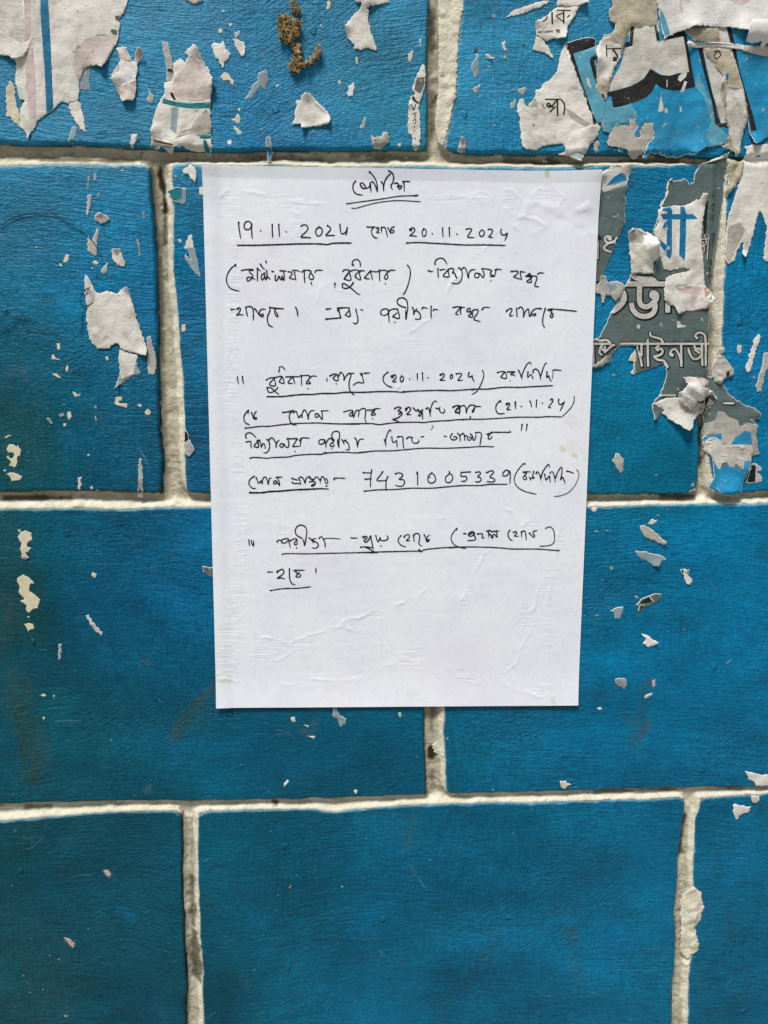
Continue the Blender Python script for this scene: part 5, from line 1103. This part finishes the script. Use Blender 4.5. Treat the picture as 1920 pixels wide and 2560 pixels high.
# sheet height lookup for the ink (bilinear in the sheet's own u,v through photo pixels)
Hm = np.linalg.lstsq
def solve_h(src, dst):
    A = []
    for (x, y), (u, v) in zip(src, dst): A += [[x, y, 1, 0, 0, 0, -u * x, -u * y, -u], [0, 0, 0, x, y, 1, -v * x, -v * y, -v]]
    return np.linalg.svd(np.array(A))[2][-1].reshape(3, 3)
HW = solve_h(NC, [(0, 0), (1, 0), (1, 1), (0, 1)])
def notice_h(W):
    q_ = np.c_[W, np.ones(len(W))] @ HW.T; u = np.clip(q_[:, 0] / q_[:, 2], 0, .9999); v = np.clip(q_[:, 1] / q_[:, 2], 0, .9999)
    i = v * NUZ; j = u * NUX; i0 = i.astype(int); j0 = j.astype(int); fi = i - i0; fj = j - j0
    return (NHG[i0, j0] * (1 - fi) * (1 - fj) + NHG[i0, j0 + 1] * (1 - fi) * fj + NHG[i0 + 1, j0] * fi * (1 - fj) + NHG[i0 + 1, j0 + 1] * fi * fj)
ink_i = [0]
def ink(name, parts_, label=None):
    """parts_: list of (crop, strokes separated by |, width px)"""
    V = []; Fc = []; mi = []
    for crop, ss, w in parts_:
        faint = w < 0; w = abs(w)
        for st in ss.split('|'):
            raw = pl(st)
            if len(raw) == 1: raw = [raw[0], (raw[0][0] + 6, raw[0][1] + 8)]
            p = np.array(cat(cr(crop, raw), 6)); ink_i[0] += 1
            if len(p) < 2: continue
            seg = np.hypot(*np.diff(p, axis=0).T); L = np.concatenate([[0], np.cumsum(seg)]); tot = max(L[-1], 1e-6)
            m = max(2, int(tot / 1.6)); tt = np.linspace(0, tot, m + 1)
            p = np.stack([np.interp(tt, L, p[:, 0]), np.interp(tt, L, p[:, 1])], 1)
            d = np.gradient(p, axis=0); d /= np.hypot(*d.T)[:, None] + 1e-9; n2 = np.stack([-d[:, 1], d[:, 0]], 1)
            s = tt
            ww = w * (1 + .16 * vn(s * .23, s * 0 + ink_i[0], 3) * 2)
            # pen blobs where the stroke starts, thins out at the tail
            ww = ww * (1 + .32 * np.exp(-(s / (w * .8)) ** 2)) * (1 - .45 * np.clip(1 - (tot - s) / (w * 2.4), 0, 1) ** 2)
            a = p + n2 * ww[:, None] / 2; b = p - n2 * ww[:, None] / 2
            capn = 5; c0 = [p[0] + ww[0] / 2 * (n2[0] * math.cos(t_) - d[0] * math.sin(t_)) for t_ in np.linspace(0, math.pi, capn + 2)[1:-1]]
            c1 = [p[-1] + ww[-1] / 2 * (-n2[-1] * math.cos(t_) + d[-1] * math.sin(t_)) for t_ in np.linspace(0, math.pi, capn + 2)[1:-1]]
            P2 = np.array(list(a) + list(b) + c0 + c1); W = P(P2, .0010); hh = notice_h(W) + .00011 + .000002 * (ink_i[0] % 30)
            o0 = len(V); V += [(x, -h_, z) for (x, z), h_ in zip(W, hh)]
            n = len(p); f = [(o0 + k, o0 + k + 1, o0 + n + k + 1, o0 + n + k) for k in range(n - 1)]
            f.append(tuple([o0] + [o0 + 2 * n + k for k in range(capn)] + [o0 + n])); f.append(tuple([o0 + 2 * n - 1] + [o0 + 2 * n + capn + k for k in range(capn)] + [o0 + n - 1]))
            Fc += f; mi += [1 if faint else 0] * len(f)
    me = mesh(name, V, Fc, ['pen_ink', 'pen_ink_faint'], mi, smooth=False)
    o = link_obj(name, me); to_notice(o)
    if label: o['label'] = label
    return o
ink('handwriting', [('h1', "492,235 462,275 455,330 470,380 510,415 590,430|565,300 555,275 570,258 600,270 620,300 640,330 670,325 692,290 692,245 700,320 706,388|590,330 562,310|570,310 600,335 650,335|722,245 745,260 765,300 792,382|685,112 720,145 760,200 785,260 796,380|850,245 875,290 880,375|880,300 895,240 930,180 985,125|950,98 985,115 1012,150 1018,200 1005,260 980,300 1003,352|985,280 980,300|1035,265 1070,262 1085,290 1060,315 1095,300 1130,302 1118,330 1100,345 1085,330 1100,305|1145,240 1160,260 1165,375|1145,245 1190,238 1245,243", 3.4)], 'heading in black ink at the top of the notice')
ink('underline', [('h1', "370,548 600,515 860,480 1080,445 1280,435 1348,430", 2.6), ('h1', "1348,430 1300,445", 3.4), ('h1', "440,608 500,608 620,575 780,535 960,510 1120,503 1395,520", 2.2)])
ink('handwriting', [
 ('h2', "168,118 172,180 192,305|320,140 290,108 250,115 230,160 245,195 285,200 312,170 320,130 318,200 325,308|420,212|555,140 556,220 560,295|630,145 634,210 638,285|714,224|886,160 925,145 960,160 965,195 935,235 885,285 940,290 1000,295|1098,172 1065,195 1055,235 1075,272 1110,268 1130,230 1125,190 1098,172|1192,155 1225,180 1225,205 1200,235 1172,268 1225,268 1278,268|1335,140 1340,200 1352,245 1385,245 1410,215 1420,168 1415,215 1406,268", 3.2),
 ('h3', "75,153 110,155 160,152|140,160 118,190 125,230 150,262 185,268|170,165 190,160 195,180 172,210 200,212|178,170 178,175|222,158 222,215|222,165 245,155 265,170 275,215 288,258|290,165 305,195 320,215 345,210 350,190 325,185 320,205|355,152 325,165 315,195", 3.0),
 ('h3', "515,180 535,170 530,195 515,185 545,162 568,180 560,205 515,245 545,245 590,252|525,175 540,185|662,172 645,205 650,245 670,250 685,225 683,185 662,172|748,222|856,162 858,210 860,260|926,160 926,210 930,255|1004,226|1100,178 1135,170 1158,180 1145,205 1115,255 1145,262 1185,264|1265,185 1238,210 1245,245 1270,250 1288,225 1285,195 1265,185|1330,178 1365,178 1375,195 1355,235 1335,255 1380,264|1465,178 1460,205 1475,235 1505,235 1530,215 1520,255 1500,295", 3.1)], 'first date line in black ink')
ink('underline', [('h2', "160,382 350,382 600,375 850,366 1080,365 1190,373 1260,358 1468,355", 3.6)])
ink('underline', [('h3', "485,320 600,315 750,322 900,330 1080,340 1300,340 1510,345", 3.2)])
ink('handwriting', [
 ('h4', "290,128 292,160|290,128 240,165 190,230 160,300 155,370 175,430 220,480 280,505 345,517|380,212 450,200 550,195|545,205 500,215 495,240 530,270 545,300 510,350 470,370 455,345 475,312 520,315 545,330 580,345|612,180 612,260 614,375|612,190 660,215|658,120 690,170 720,195|738,75 745,108|720,250 680,275 668,330 690,350 715,310 720,270 735,350 755,300 750,200 755,270 775,320 805,338|830,225 860,230|880,285 875,330 885,365 915,340 930,290 945,330 970,350 975,290 1000,362 1010,300 1000,240 985,215|950,215 1045,222|1070,232 1100,235 1130,255 1110,290 1088,325 1180,345|1165,235 1170,290 1185,358|1130,215 1180,208 1245,230|1275,235 1300,212 1370,208|1308,210 1308,300 1314,398|1370,210 1410,225 1390,270 1375,310 1395,340 1430,345 1445,310 1410,255 1385,250|1408,395 1422,430|1465,238 1490,210 1580,210", 3.1),
 ('h5', "205,378 205,440|445,125 448,80 475,52 520,48 550,80 558,115 555,148|455,115 468,135|315,210 340,190 400,190|345,300 385,250 400,210|400,195 405,220 425,330 345,322 335,310 375,250 420,205|430,205 470,190 530,195|495,290 485,270 530,215|535,200 545,250 560,328 485,292|550,215 570,200 622,205|615,300 700,200 690,215 620,300 690,315|695,205 710,260 725,328|690,210 790,215 820,200|822,195 823,270 826,350|820,200 880,195 935,210 900,270 890,300 910,320 935,300 935,260 915,235|903,378|950,215 975,195 1040,195|455,365 455,380 430,395|460,372 420,420 370,445 320,440 308,410 315,378 345,385 400,420 460,470 520,520 555,532", 3.1),
 ('h5', "1210,125 1240,170 1250,240 1235,330 1210,420 1175,500 1145,535", 3.0),
 ('h6', "100,172 125,182 155,176|178,95 180,60 215,30 260,25 295,50 320,98|212,150 214,200 216,260|240,165 300,155|335,160 275,235 345,245 335,195 340,150|340,155 380,145 400,165 385,200 405,200 425,230 435,268 410,205|460,140 490,165 500,220 490,280 460,318 420,328 372,318|500,150 525,135 550,170 575,262 580,200 610,165 655,160|700,210 665,200 645,230 660,255 695,250 705,205 730,235 750,255 760,210 740,160|735,148 800,155 850,175 830,210 885,240 825,240|905,155 885,235|890,165 920,155 968,160|838,292|1080,182 1150,178 1165,190 1140,225 1110,245 1195,275|1195,180 1190,220 1210,282|1205,185 1250,190|1255,240 1275,225 1300,205 1310,225 1265,240 1330,250 1265,300 1320,308 1312,240 1375,240 1385,270 1360,350 1410,365|1395,215 1415,200 1468,202", 3.1)], 'third handwritten line in black ink')
ink('handwriting', [
 ('h7', "100,185 155,180|178,180 205,160 225,175 215,215 170,268 210,255 268,262|178,182 200,185|300,155 310,215 325,280|298,155 345,142 390,160 405,230 402,335|418,175 440,190 480,250 525,285 545,270 530,245 510,265 490,250 495,205 530,180 575,182|632,155 632,210 605,270 600,340 620,400 675,430|632,158 720,168 825,175|710,180 700,215 715,265 740,285 745,265 720,215|990,155 1010,200 1022,285", 3.3),
 ('h7', "1415,180 1480,173|1408,318 1500,310 1612,300|1612,300 1592,215 1572,172|1575,195 1590,170 1659,160", 3.6),
 ('h8', "225,155 300,150 375,152|230,185 235,160|375,152 390,262 335,250 330,240 378,185|465,170 480,240 492,310 480,350 455,358 425,345|535,178 560,186|795,240 785,215 800,180 850,165 885,180 885,220 850,248 810,248|885,180 892,260 896,340|895,195 935,170 1005,165|1005,172 1030,285 945,270 945,262 1000,215|970,338|1110,150 1050,130 1008,100 1000,65 1025,30 1070,22 1110,40 1130,80 1138,150 1125,230 1112,305 1112,180|1200,150 1215,190 1212,245 1225,205 1258,160|1215,200 1245,190 1280,210 1302,250 1300,290 1275,300 1230,295|1325,165 1330,145 1395,160|1440,130 1440,210 1438,290|1468,190 1480,172 1530,178", 3.2),
 ('h9', "150,132 210,122 230,135 200,175 180,205 215,215|245,130 235,170 242,218|230,128 285,130|315,180 310,155 345,140 345,175 320,180 375,190 325,230 375,240 370,175 410,155 440,165 430,200 390,265 465,295|485,155 510,130 575,130|765,175 785,155 770,170 810,142 830,160 800,225 845,222|882,140 886,190 887,242|905,140 935,125 955,150 965,205 960,245 985,175 1020,150 1025,195 1035,235 1060,175|1165,145 1105,145 1060,180 1060,215 1090,225 1105,205 1075,205|1212,145 1195,200 1182,270 1185,325 1205,365|1240,162 1280,150 1420,162 1570,178|1250,165 1290,160 1275,185 1300,210 1290,248 1270,240 1275,215 1300,195", 3.1)], 'fourth handwritten line in black ink')
ink('handwriting', [
 ('h10', "62,148 66,190 76,225|120,145 122,185 135,228|538,90 548,55 545,35 580,32 612,65|395,182 440,160 490,155|490,158 430,235 500,248 485,165|405,270 408,300 425,325 460,325 500,300 530,270|405,272 450,275 500,320 540,350|525,268 528,280|500,155 560,140 585,150|575,150 545,200 560,215 600,218 585,150|618,148 700,145|690,150 645,215 700,222|700,150 712,185 725,228|700,145 780,145|798,132 800,190 802,250|790,135 870,130 895,150 855,215 865,225 905,220 870,185|873,280|895,160 925,138 975,140|1090,165|1092,188|1130,135 1175,115 1205,120 1165,165 1220,192 1215,115|1200,225|1230,135 1250,95 1275,110 1290,150 1290,190 1305,150 1350,105 1370,130 1350,200 1350,270 1370,325 1410,358|1355,108 1410,105|1480,110 1490,130 1500,100 1500,140 1515,215 1450,210 1400,240 1395,250|1525,105 1590,102", 3.1),
 ('h11', "258,158 215,190 195,235 205,285 250,330 318,355", 3.0), ('h11', "1485,135 1500,175 1495,230 1470,300 1435,370 1400,415 1345,448", 2.6),
 ('h11', "300,215 330,200 320,225 300,215 345,190 365,215 350,245 320,280 375,280|305,205 330,225|438,205 415,240 430,280 455,265 460,225 438,205|537,245|638,178 640,220 640,260|705,168 708,220 712,275|776,228|935,195 950,180 985,180 985,210 960,240 935,262 1000,262|940,190 960,200|1085,185 1065,215 1075,245 1095,225 1098,200 1085,185|1145,180 1190,172 1215,185 1195,220 1165,262 1225,260|1310,165 1300,215 1335,215 1350,200 1355,240 1380,278", 3.1),
 ('h12', "375,245 430,230 490,232|490,235 435,300 440,318 510,330 500,235|530,235 620,232 640,235 585,255 640,295|575,275 610,270|565,365|690,208 720,270 740,345|740,300 760,230 810,130 850,95 870,105 878,128|830,235 825,315 870,270 885,290 908,345|905,240 910,205 940,192 975,210 1000,260 1018,348|1020,290 1040,220 1070,140 1095,102 1110,112|1110,235 1105,320 1135,290 1150,340 1165,368 1180,365", 3.1), ('h12', "1188,330 1200,215", -2.0), ('h12', "1200,215 1220,205 1322,212", 3.0)], 'line with the bracketed date 20.11.2024')
ink('underline', [('h10', "405,375 520,375 600,372 700,360 820,350 920,350 1040,338 1180,338 1310,325 1500,325 1659,318", 3.4), ('h11', "-10,415 120,408 320,408 420,415 465,413 600,402 900,392 1100,395 1400,375 1520,377 1659,362", 3.0), ('h11', "465,410 470,415", 6.0), ('h12', "0,500 80,488 240,488 470,462 700,463 900,452 1195,438", 3.0)])
ink('handwriting', [
 ('h13', "165,190 158,240|165,190 120,240 105,300 125,355 180,385|208,222 220,260 240,305 275,305 270,285 245,300 245,240 275,200|625,218 700,210 765,190|740,210 715,250 715,310 745,370 810,390|765,190 765,225 800,200 820,245 840,290 870,255 885,295 880,262 850,262|880,250 905,190 935,200 955,250 968,315 970,260 1000,200 1050,195|1095,240 1065,235 1058,270 1080,290 1100,265 1100,245 1130,285 1150,315 1155,250 1140,200|1140,200 1235,195", 3.1),
 ('h14', "100,258 190,235 220,250 175,285 185,315 215,290 215,250 225,330 245,270 270,235 295,255 290,325|300,240 345,212 380,225 380,300 375,350 395,402|405,235 480,228 520,215 575,215|500,235 470,270 460,300 500,295 510,280 465,255 450,250|470,345|760,215 800,195 845,205 800,245 850,255 805,290 850,270 855,290 800,335 735,355 780,370 820,388|905,240 900,215 930,205 905,235 940,195 965,215 955,250 915,290 975,290|1000,205 1020,225 1045,250 1060,225 1080,260 1110,225|1060,225 1100,270 1130,225|1070,305 1090,310 1118,262 1122,355|1070,305 1085,275|1170,215 1200,205 1215,260 1225,318|1222,260 1235,190 1260,135 1290,115 1312,130|1300,210 1330,215 1350,195|1340,215 1350,255 1385,272 1410,250 1400,215|1515,200 1560,178 1600,180|1600,182 1545,245 1560,262 1605,285|1605,185 1605,285", 3.1),
 ('h15', "60,230 110,212 140,225 95,280 90,300 130,290|135,220 145,318|150,225 190,212 215,235 225,305 235,255 270,210 330,215 310,260 295,290 310,290 325,245 340,225 405,225|275,350 262,372", 3.0),
 ('h15', "640,155 645,175 640,155 605,185 585,225 590,280 620,312 690,310|710,195 735,180 720,205 710,195 750,185 748,215 720,260 765,262|822,170 822,210 825,252|893,222|1000,160 1015,195 1018,232|1080,145 1078,190 1076,240|1150,182|1250,145 1265,130 1278,150 1265,180 1225,235 1255,238|1350,135 1345,170 1365,205 1415,170|1415,170 1395,220 1365,280", 3.2), ('h15', "1535,105 1535,150 1510,220 1450,290 1385,352", 2.2),
 ('h17', "680,52 692,65 665,95", -1.8), ('h15', "905,445 900,480 893,525|965,445 955,525", 3.2)], 'line with the bracketed date 21.11.24')
ink('underline', [('h13', "125,430 330,405 430,405 600,385 780,368 950,362 1090,360 1250,368 1500,375 1659,375", 3.0), ('h14', "100,412 400,408 480,410 560,422 650,410 800,395 1050,390 1130,395 1280,378 1450,370 1580,358 1659,362", 3.0), ('h15', "0,398 90,388 250,380 400,380 640,368 860,355 1100,355 1220,348 1380,352", 2.8)])
ink('handwriting', [
 ('h16', "80,130 72,95 90,68 130,62 170,85 208,125|80,180 130,172 140,180 140,225 148,262|230,165 215,160 245,200|245,160 180,235 240,245 225,170|250,155 270,200 272,250 300,200 320,225 330,270|345,145 375,175 382,230 370,290 340,320 305,320|375,150 410,125 440,150 465,200 468,255 475,190 510,155|560,210 530,200 515,230 540,250 560,235 570,205 590,240 625,250 630,180 612,140|612,140 740,135|740,140 690,225 685,240 775,235|790,135 780,235|770,160 810,128 900,130|710,300|1075,150 1040,150 1020,175 1030,205 1070,205 1095,175 1085,140 1105,180 1115,255|1110,200 1140,150 1180,130 1225,155|1190,150 1215,170 1170,210 1175,235 1215,235 1210,200|1188,265|1195,130 1190,90 1205,55 1250,40 1285,60 1290,110 1280,180 1282,255 1265,175 1270,140|1320,150 1340,180 1350,215 1345,170 1380,150|1360,160 1400,200 1415,250 1405,285 1370,275|1490,130 1510,160 1520,215 1527,258|1525,215 1540,165 1560,145 1605,145", 3.1),
 ('h17', "228,185 240,215 245,248|240,215 245,170 265,115 285,92 295,110|300,160 308,210 330,205 345,195 350,258|355,160 395,155 405,175 405,220 415,270|440,175 460,160 500,165|490,170 490,200 515,220 550,210 555,185|580,158 605,154|795,153 820,153|870,130 850,160 870,185 900,185 915,165 890,155 880,165|920,125 940,150 945,200|940,145 975,125 985,160 990,195|985,150 1010,150 1015,180 1035,190 1055,165 1025,160|1040,130 1060,150 1070,190 1085,180 1095,140|1090,120 1120,115 1145,130 1140,180 1130,240|1200,135 1240,115|1240,118 1215,145 1210,178 1240,170 1240,150|1240,115 1320,115 1420,115|1415,105 1422,118", 3.0),
 ('h18', "210,182 150,225 130,280 150,330 190,360 235,362|240,205 255,240 275,285 310,250 325,295 330,260 305,255|325,245 355,195 385,200 405,250 415,305 425,250 440,210 465,208|500,285 500,260 530,245 545,265 530,290 510,300|545,265 585,320 575,250 550,200|535,198 625,190|765,212 860,240|775,268 790,290 850,285 900,300|870,205 885,245 900,300|895,190 935,215 965,290 970,235 1010,185 1040,190 1035,215 1015,205 1060,225 1080,240 1040,265 1020,265 1100,260 1115,290 1085,325 1055,320 1100,290|1060,225 1100,225 1120,190 1150,200 1180,240 1192,280|1190,240 1215,185 1240,200 1260,250 1275,290 1300,270 1285,225 1255,215|1275,325 1300,325", 3.1), ('h18', "1395,230 1400,210 1560,210", 3.0),
 ('h19', "115,128 150,130 195,130|200,100 188,180 186,275|130,195 200,188|310,118 290,150 250,205 300,210 345,205|362,168 345,220 344,312|440,140 470,130 505,140 510,165 475,195 520,200 532,230 510,262 475,265 437,255|655,135 662,118 664,180 664,258|808,130 775,160 768,205 790,232 825,228 848,195 830,150 808,130|785,175 795,172|985,120 985,140 950,170 945,205 965,228 1000,220 1020,180 1005,145 985,138|1195,120 1100,125|1105,125 1105,165 1150,165 1162,190 1140,215 1105,212|1250,125 1290,120 1300,140 1270,170 1300,180 1305,205 1280,222 1245,218|1360,128 1410,108 1435,125 1395,170 1440,190 1440,215 1405,222 1362,218|1595,115 1560,102 1530,130 1530,160 1570,155 1600,120 1598,240", 3.0)], 'line with the ten digit phone number')
ink('handwriting', [('h20', "440,80 405,78 340,145 270,240 225,340 215,430 250,520 320,590 420,645 520,675 670,708", 2.6), ('h20', "400,250 460,240 555,245|420,258 470,265 430,320 395,365 420,400 465,400 455,345 420,320|615,235 600,300 590,350 625,355 620,375 560,375 515,355|545,385 548,425|665,280 690,240 720,270 750,340 768,425|770,350 790,270 840,180 900,100 930,95 938,115 930,155|840,295 850,350 870,410 910,365 940,330 950,400 955,465|950,275 975,245 1010,250 1040,330 1060,455|1070,360 1110,250 1160,170 1190,150 1200,200 1195,300 1165,410 1210,355 1235,400 1265,485|1300,230 1370,245 1440,275", 3.0), ('h20', "1505,205 1540,250 1550,310 1525,400 1470,520 1390,620 1300,690 1200,730 1110,750 1030,755", -2.4)], 'bracketed word after the phone number')
ink('underline', [('h16', "130,392 180,380 300,388 350,393 430,382 620,375 720,355 920,340 1050,340 1110,325 1330,313 1500,322 1659,310", 3.0), ('h16', "1105,320 1120,330", 5), ('h17', "0,305 140,292 300,290 420,280 600,265 800,266 1000,258 1140,250 1265,252", 2.8)])
ink('underline', [('h18', "145,425 330,425 420,410 620,400 780,385 1000,375 1200,365", 4.2), ('h18', "1200,365 1315,370", 3.0)])
ink('underline', [('h19', "125,315 260,302 430,298 600,285 800,285 950,272 1130,258 1290,258 1400,246 1570,246", 3.0)])
ink('handwriting', [
 ('h21', "90,205 98,268|115,210 122,240 140,270 138,215|385,225 395,210 430,210|470,195 435,205 430,230 460,240 490,220 500,195 470,190|500,200 510,240 522,288|520,215 560,195 595,200|590,205 565,235 565,255 590,250 590,215|585,288|635,185 590,160 572,115 590,70 630,52 675,70 692,115 685,180 670,265 660,220 645,190|715,185 740,205 765,240 745,205 790,190|745,210 790,230 812,260 790,290 745,290|820,190 840,172 860,190 880,235 882,285", 3.0), ('h21', "860,200 900,190 960,190 1040,196", 2.2),
 ('h22', "98,245 130,250 185,248|255,235 285,225 320,235 300,270 275,295 310,305 345,265 370,215 375,270 390,330 405,405|285,240 270,265|230,375 300,370 370,380 405,385|300,375 340,395 420,440 465,455|440,215 450,260 475,300 500,235 505,275 550,285 595,270 610,240 590,215|508,358|790,215 760,250 750,300 790,350 858,375|830,240 845,225 830,225 880,200 905,215 900,245 860,285 915,282|960,210 965,250 970,300|965,210 1000,185 1040,200 1045,250 1035,310 1050,350 1078,358|1110,205 1130,250 1145,300 1180,285 1170,265 1145,290 1150,235 1185,205", 3.0),
 ('h23', "220,110 218,135|220,110 170,165 145,220 150,270 190,325 260,355 340,370", 2.9), ('h23', "310,175 350,180|370,195 375,170 410,150 440,160 430,195 395,210 370,195 440,160 445,200 458,255 355,268|485,182 540,175 550,190 548,232 575,230|605,145 660,130 630,145 635,225|640,180 690,225 665,225 700,185 740,225 735,170 730,130|660,150 730,145 770,140|905,135 885,165 885,210 905,245 940,270|950,160 985,150 995,170 965,208 1020,208|1055,150 1060,225|1058,155 1095,140 1110,175 1118,258|1160,170 1180,195 1215,225 1225,190 1210,190 1210,150 1262,135", 3.1), ('h23', "1370,110 1390,92 1435,92 1470,130 1482,200 1478,280 1440,320 1370,335 1290,338", 2.4),
 ('h21', "288,540 345,540|385,545 390,520 385,540 430,510 455,530 440,565 385,605 420,600 465,612|512,505 512,560 518,620 540,660 572,672|560,525 585,520 580,545 625,565 620,590 580,590 590,570 615,540|565,525 610,520 668,522|785,508 788,552", 3.1)], 'last two handwritten lines in black ink')
ink('underline', [('h21', "435,358 480,348 700,350 900,345 1240,338 1400,340", 2.6), ('h22', "190,452 260,448 500,440 860,432 1040,430 1060,440 1100,415 1200,398 1450,378 1659,372", 2.8), ('h22', "1040,415 1070,442", 4), ('h23', "120,360 330,348 600,352 800,362 940,375 1250,375 1400,385 1540,395", 2.8), ('h23', "1540,385 1540,408", 2.6)])
ink('underline', [('h21', "315,732 450,712 600,708 735,692", 3.0)])

# ------------------------------------------------------------------ dried mud nest stuck to the top brick
random.seed(3); nr = np.random.RandomState(3)
nest = bpy.data.objects.new('mud_nest', None); COL.objects.link(nest)
nl = P([(735, 100)])[0]; nest.location = (nl[0], -.001, nl[1])
tag(nest, 'remains of a dried brown mud and straw insect nest on the top brick', 'insect nest')
def to_nest(o): o.parent = nest; o.matrix_parent_inverse = Matrix.Translation(-nest.location)
BLOBS = [("640,150 680,115 715,110 740,160 800,175 800,230 790,280 740,300 735,345 690,320 655,300 650,230", .0036), ("740,345 775,335 800,350 805,380 785,420 800,440 830,470 900,440 930,400 925,370 950,345 950,420 900,470 850,490 810,500 790,530 750,555 725,520 720,480 745,465 770,440 760,400", .0034), ("735,30 760,25 775,60 800,95 765,120 745,110 760,80", .0018)]
crV = []; crF = []; crM = []; fbV = []; fbF = []
ico = [(0, 0, 1), (.9, 0, .45), (.28, .85, .45), (-.72, .53, .45), (-.72, -.53, .45), (.28, -.85, .45), (.72, .53, -.45), (-.28, .85, -.45), (-.9, 0, -.45), (-.28, -.85, -.45), (.72, -.53, -.45), (0, 0, -1)]
icf = [(0, 1, 2), (0, 2, 3), (0, 3, 4), (0, 4, 5), (0, 5, 1), (1, 6, 2), (2, 7, 3), (3, 8, 4), (4, 9, 5), (5, 10, 1), (6, 7, 2), (7, 8, 3), (8, 9, 4), (9, 10, 5), (10, 6, 1), (11, 7, 6), (11, 8, 7), (11, 9, 8), (11, 10, 9), (11, 6, 10)]
for s_, hmax in BLOBS:
    poly = cr('B', pl(s_)); o = scrap('B', s_, None, 'mud_brown', layer=1, crum=hmax * 1.0, grid=2.6, amp=2.5, parent=nest, name='mud_crust'); 
    mn, mx = poly.min(0), poly.max(0); n = 0; area = 0
    want = int(150 if hmax > .003 else 34)
    while n < want:
        p = nr.uniform(mn - 2, mx + 2)
        if not pip(poly, p[None])[0]: continue
        n += 1; w = P([p])[0]; r = nr.uniform(.00035, .0010); hb = nr.uniform(.0003, hmax * .75)
        st = nr.uniform(.6, 1.5, 3); a0 = nr.uniform(0, 6.28); o0 = len(crV)
        for v in ico:
            k = nr.uniform(.65, 1.25) * r; x_, z_ = v[0] * math.cos(a0) - v[1] * math.sin(a0), v[0] * math.sin(a0) + v[1] * math.cos(a0)
            crV.append((w[0] + x_ * k * st[0], -(hb + v[2] * k * st[1]), w[1] + z_ * k * st[2]))
        crF += [tuple(o0 + i for i in f) for f in icf]; crM += [int(nr.rand() < .4)] * 20
        if nr.rand() < .75:     # a bent straw fibre
            L = nr.uniform(.002, .0055); an = nr.uniform(0, 6.28); wd = nr.uniform(.00008, .00022); o0 = len(fbV)
            bend = nr.uniform(-1.3, 1.3)
            for k in range(5):
                t_ = k / 4; aa = an + bend * t_; cx_ = w[0] + math.cos(aa) * L * (t_ - .5); cz_ = w[1] + math.sin(aa) * L * (t_ - .5); yy_ = -(hb + .0005 + .0012 * math.sin(t_ * 3.1) * nr.uniform(.4, 1))
                for (ox, oy) in ((0, 1), (.87, -.5), (-.87, -.5)):
                    fbV.append((cx_ - math.sin(aa) * ox * wd, yy_ - oy * wd, cz_ + math.cos(aa) * ox * wd))
            for k in range(4):
                for m_ in range(3):
                    a_, b_ = o0 + k * 3 + m_, o0 + k * 3 + (m_ + 1) % 3; fbF.append((a_, b_, b_ + 3, a_ + 3))
o = link_obj('crumbs', mesh('crumbs', crV, crF, ['mud_brown', 'straw_tan'], crM, smooth=False)); to_nest(o); o['kind'] = 'stuff'
o = link_obj('straw_fibres', mesh('straw_fibres', fbV, fbF, ['straw_tan'])); to_nest(o); o['kind'] = 'stuff'

# ------------------------------------------------------------------ hairs stuck in the paint
def hair(crop, s_, label, r=.00019):
    p = np.array(cat(cr(crop, pl(s_)), 8)); W = P(p); V = []; Fc = []
    for k, (x, z) in enumerate(W):
        d = W[min(k + 1, len(W) - 1)] - W[max(k - 1, 0)]; d = d / (np.hypot(*d) + 1e-9); h_ = float(surf(np.array([x]), np.array([z]))[0]) + .0007
        for ox, oy in ((0, 1), (.87, -.5), (-.87, -.5)): V.append((x - d[1] * ox * r, -(h_ + oy * r), z + d[0] * ox * r))
        if k:
            for m_ in range(3):
                a_, b_ = (k - 1) * 3 + m_, (k - 1) * 3 + (m_ + 1) % 3; Fc.append((a_, b_, b_ + 3, a_ + 3))
    c0 = np.mean(V, 0); o = link_obj('hair_strand', mesh('hair_strand', np.array(V) - c0, Fc, ['hair']), loc=tuple(c0)); tag(o, label, 'hair', 'dark hairs stuck to the left-hand brick')
hair('G', "0,560 60,515 130,480 220,460 320,458 420,470 500,520 580,570 650,620 700,675 740,750 765,810", "long arched dark hair crossing the top of the left-hand middle brick")
hair('G', "600,1345 615,1280 612,1210 640,1160 690,1110 680,1060 650,1010 600,1080 595,1110 640,1140 700,1110 690,1030 640,1060 670,1000", "tangled dark hair looped over the mildewed scrap's left horn")
hair('G', "0,1330 80,1280 140,1250 200,1230 230,1250 255,1245 268,1240", "short wavy dark hair near the left edge of the photo, upper one", .00015)
hair('G', "0,1325 100,1305 220,1310 330,1330 430,1338", "nearly straight dark hair near the left edge, lower one", .00015)
hair('G', "0,1045 60,1028 140,1015", "faint dark hair at the left edge above the wavy ones", .00015)
hair('G', "0,1255 30,1200 62,1165 45,1200 110,1215 200,1235", "kinked dark hair at the left edge beside the wavy one", .00015)
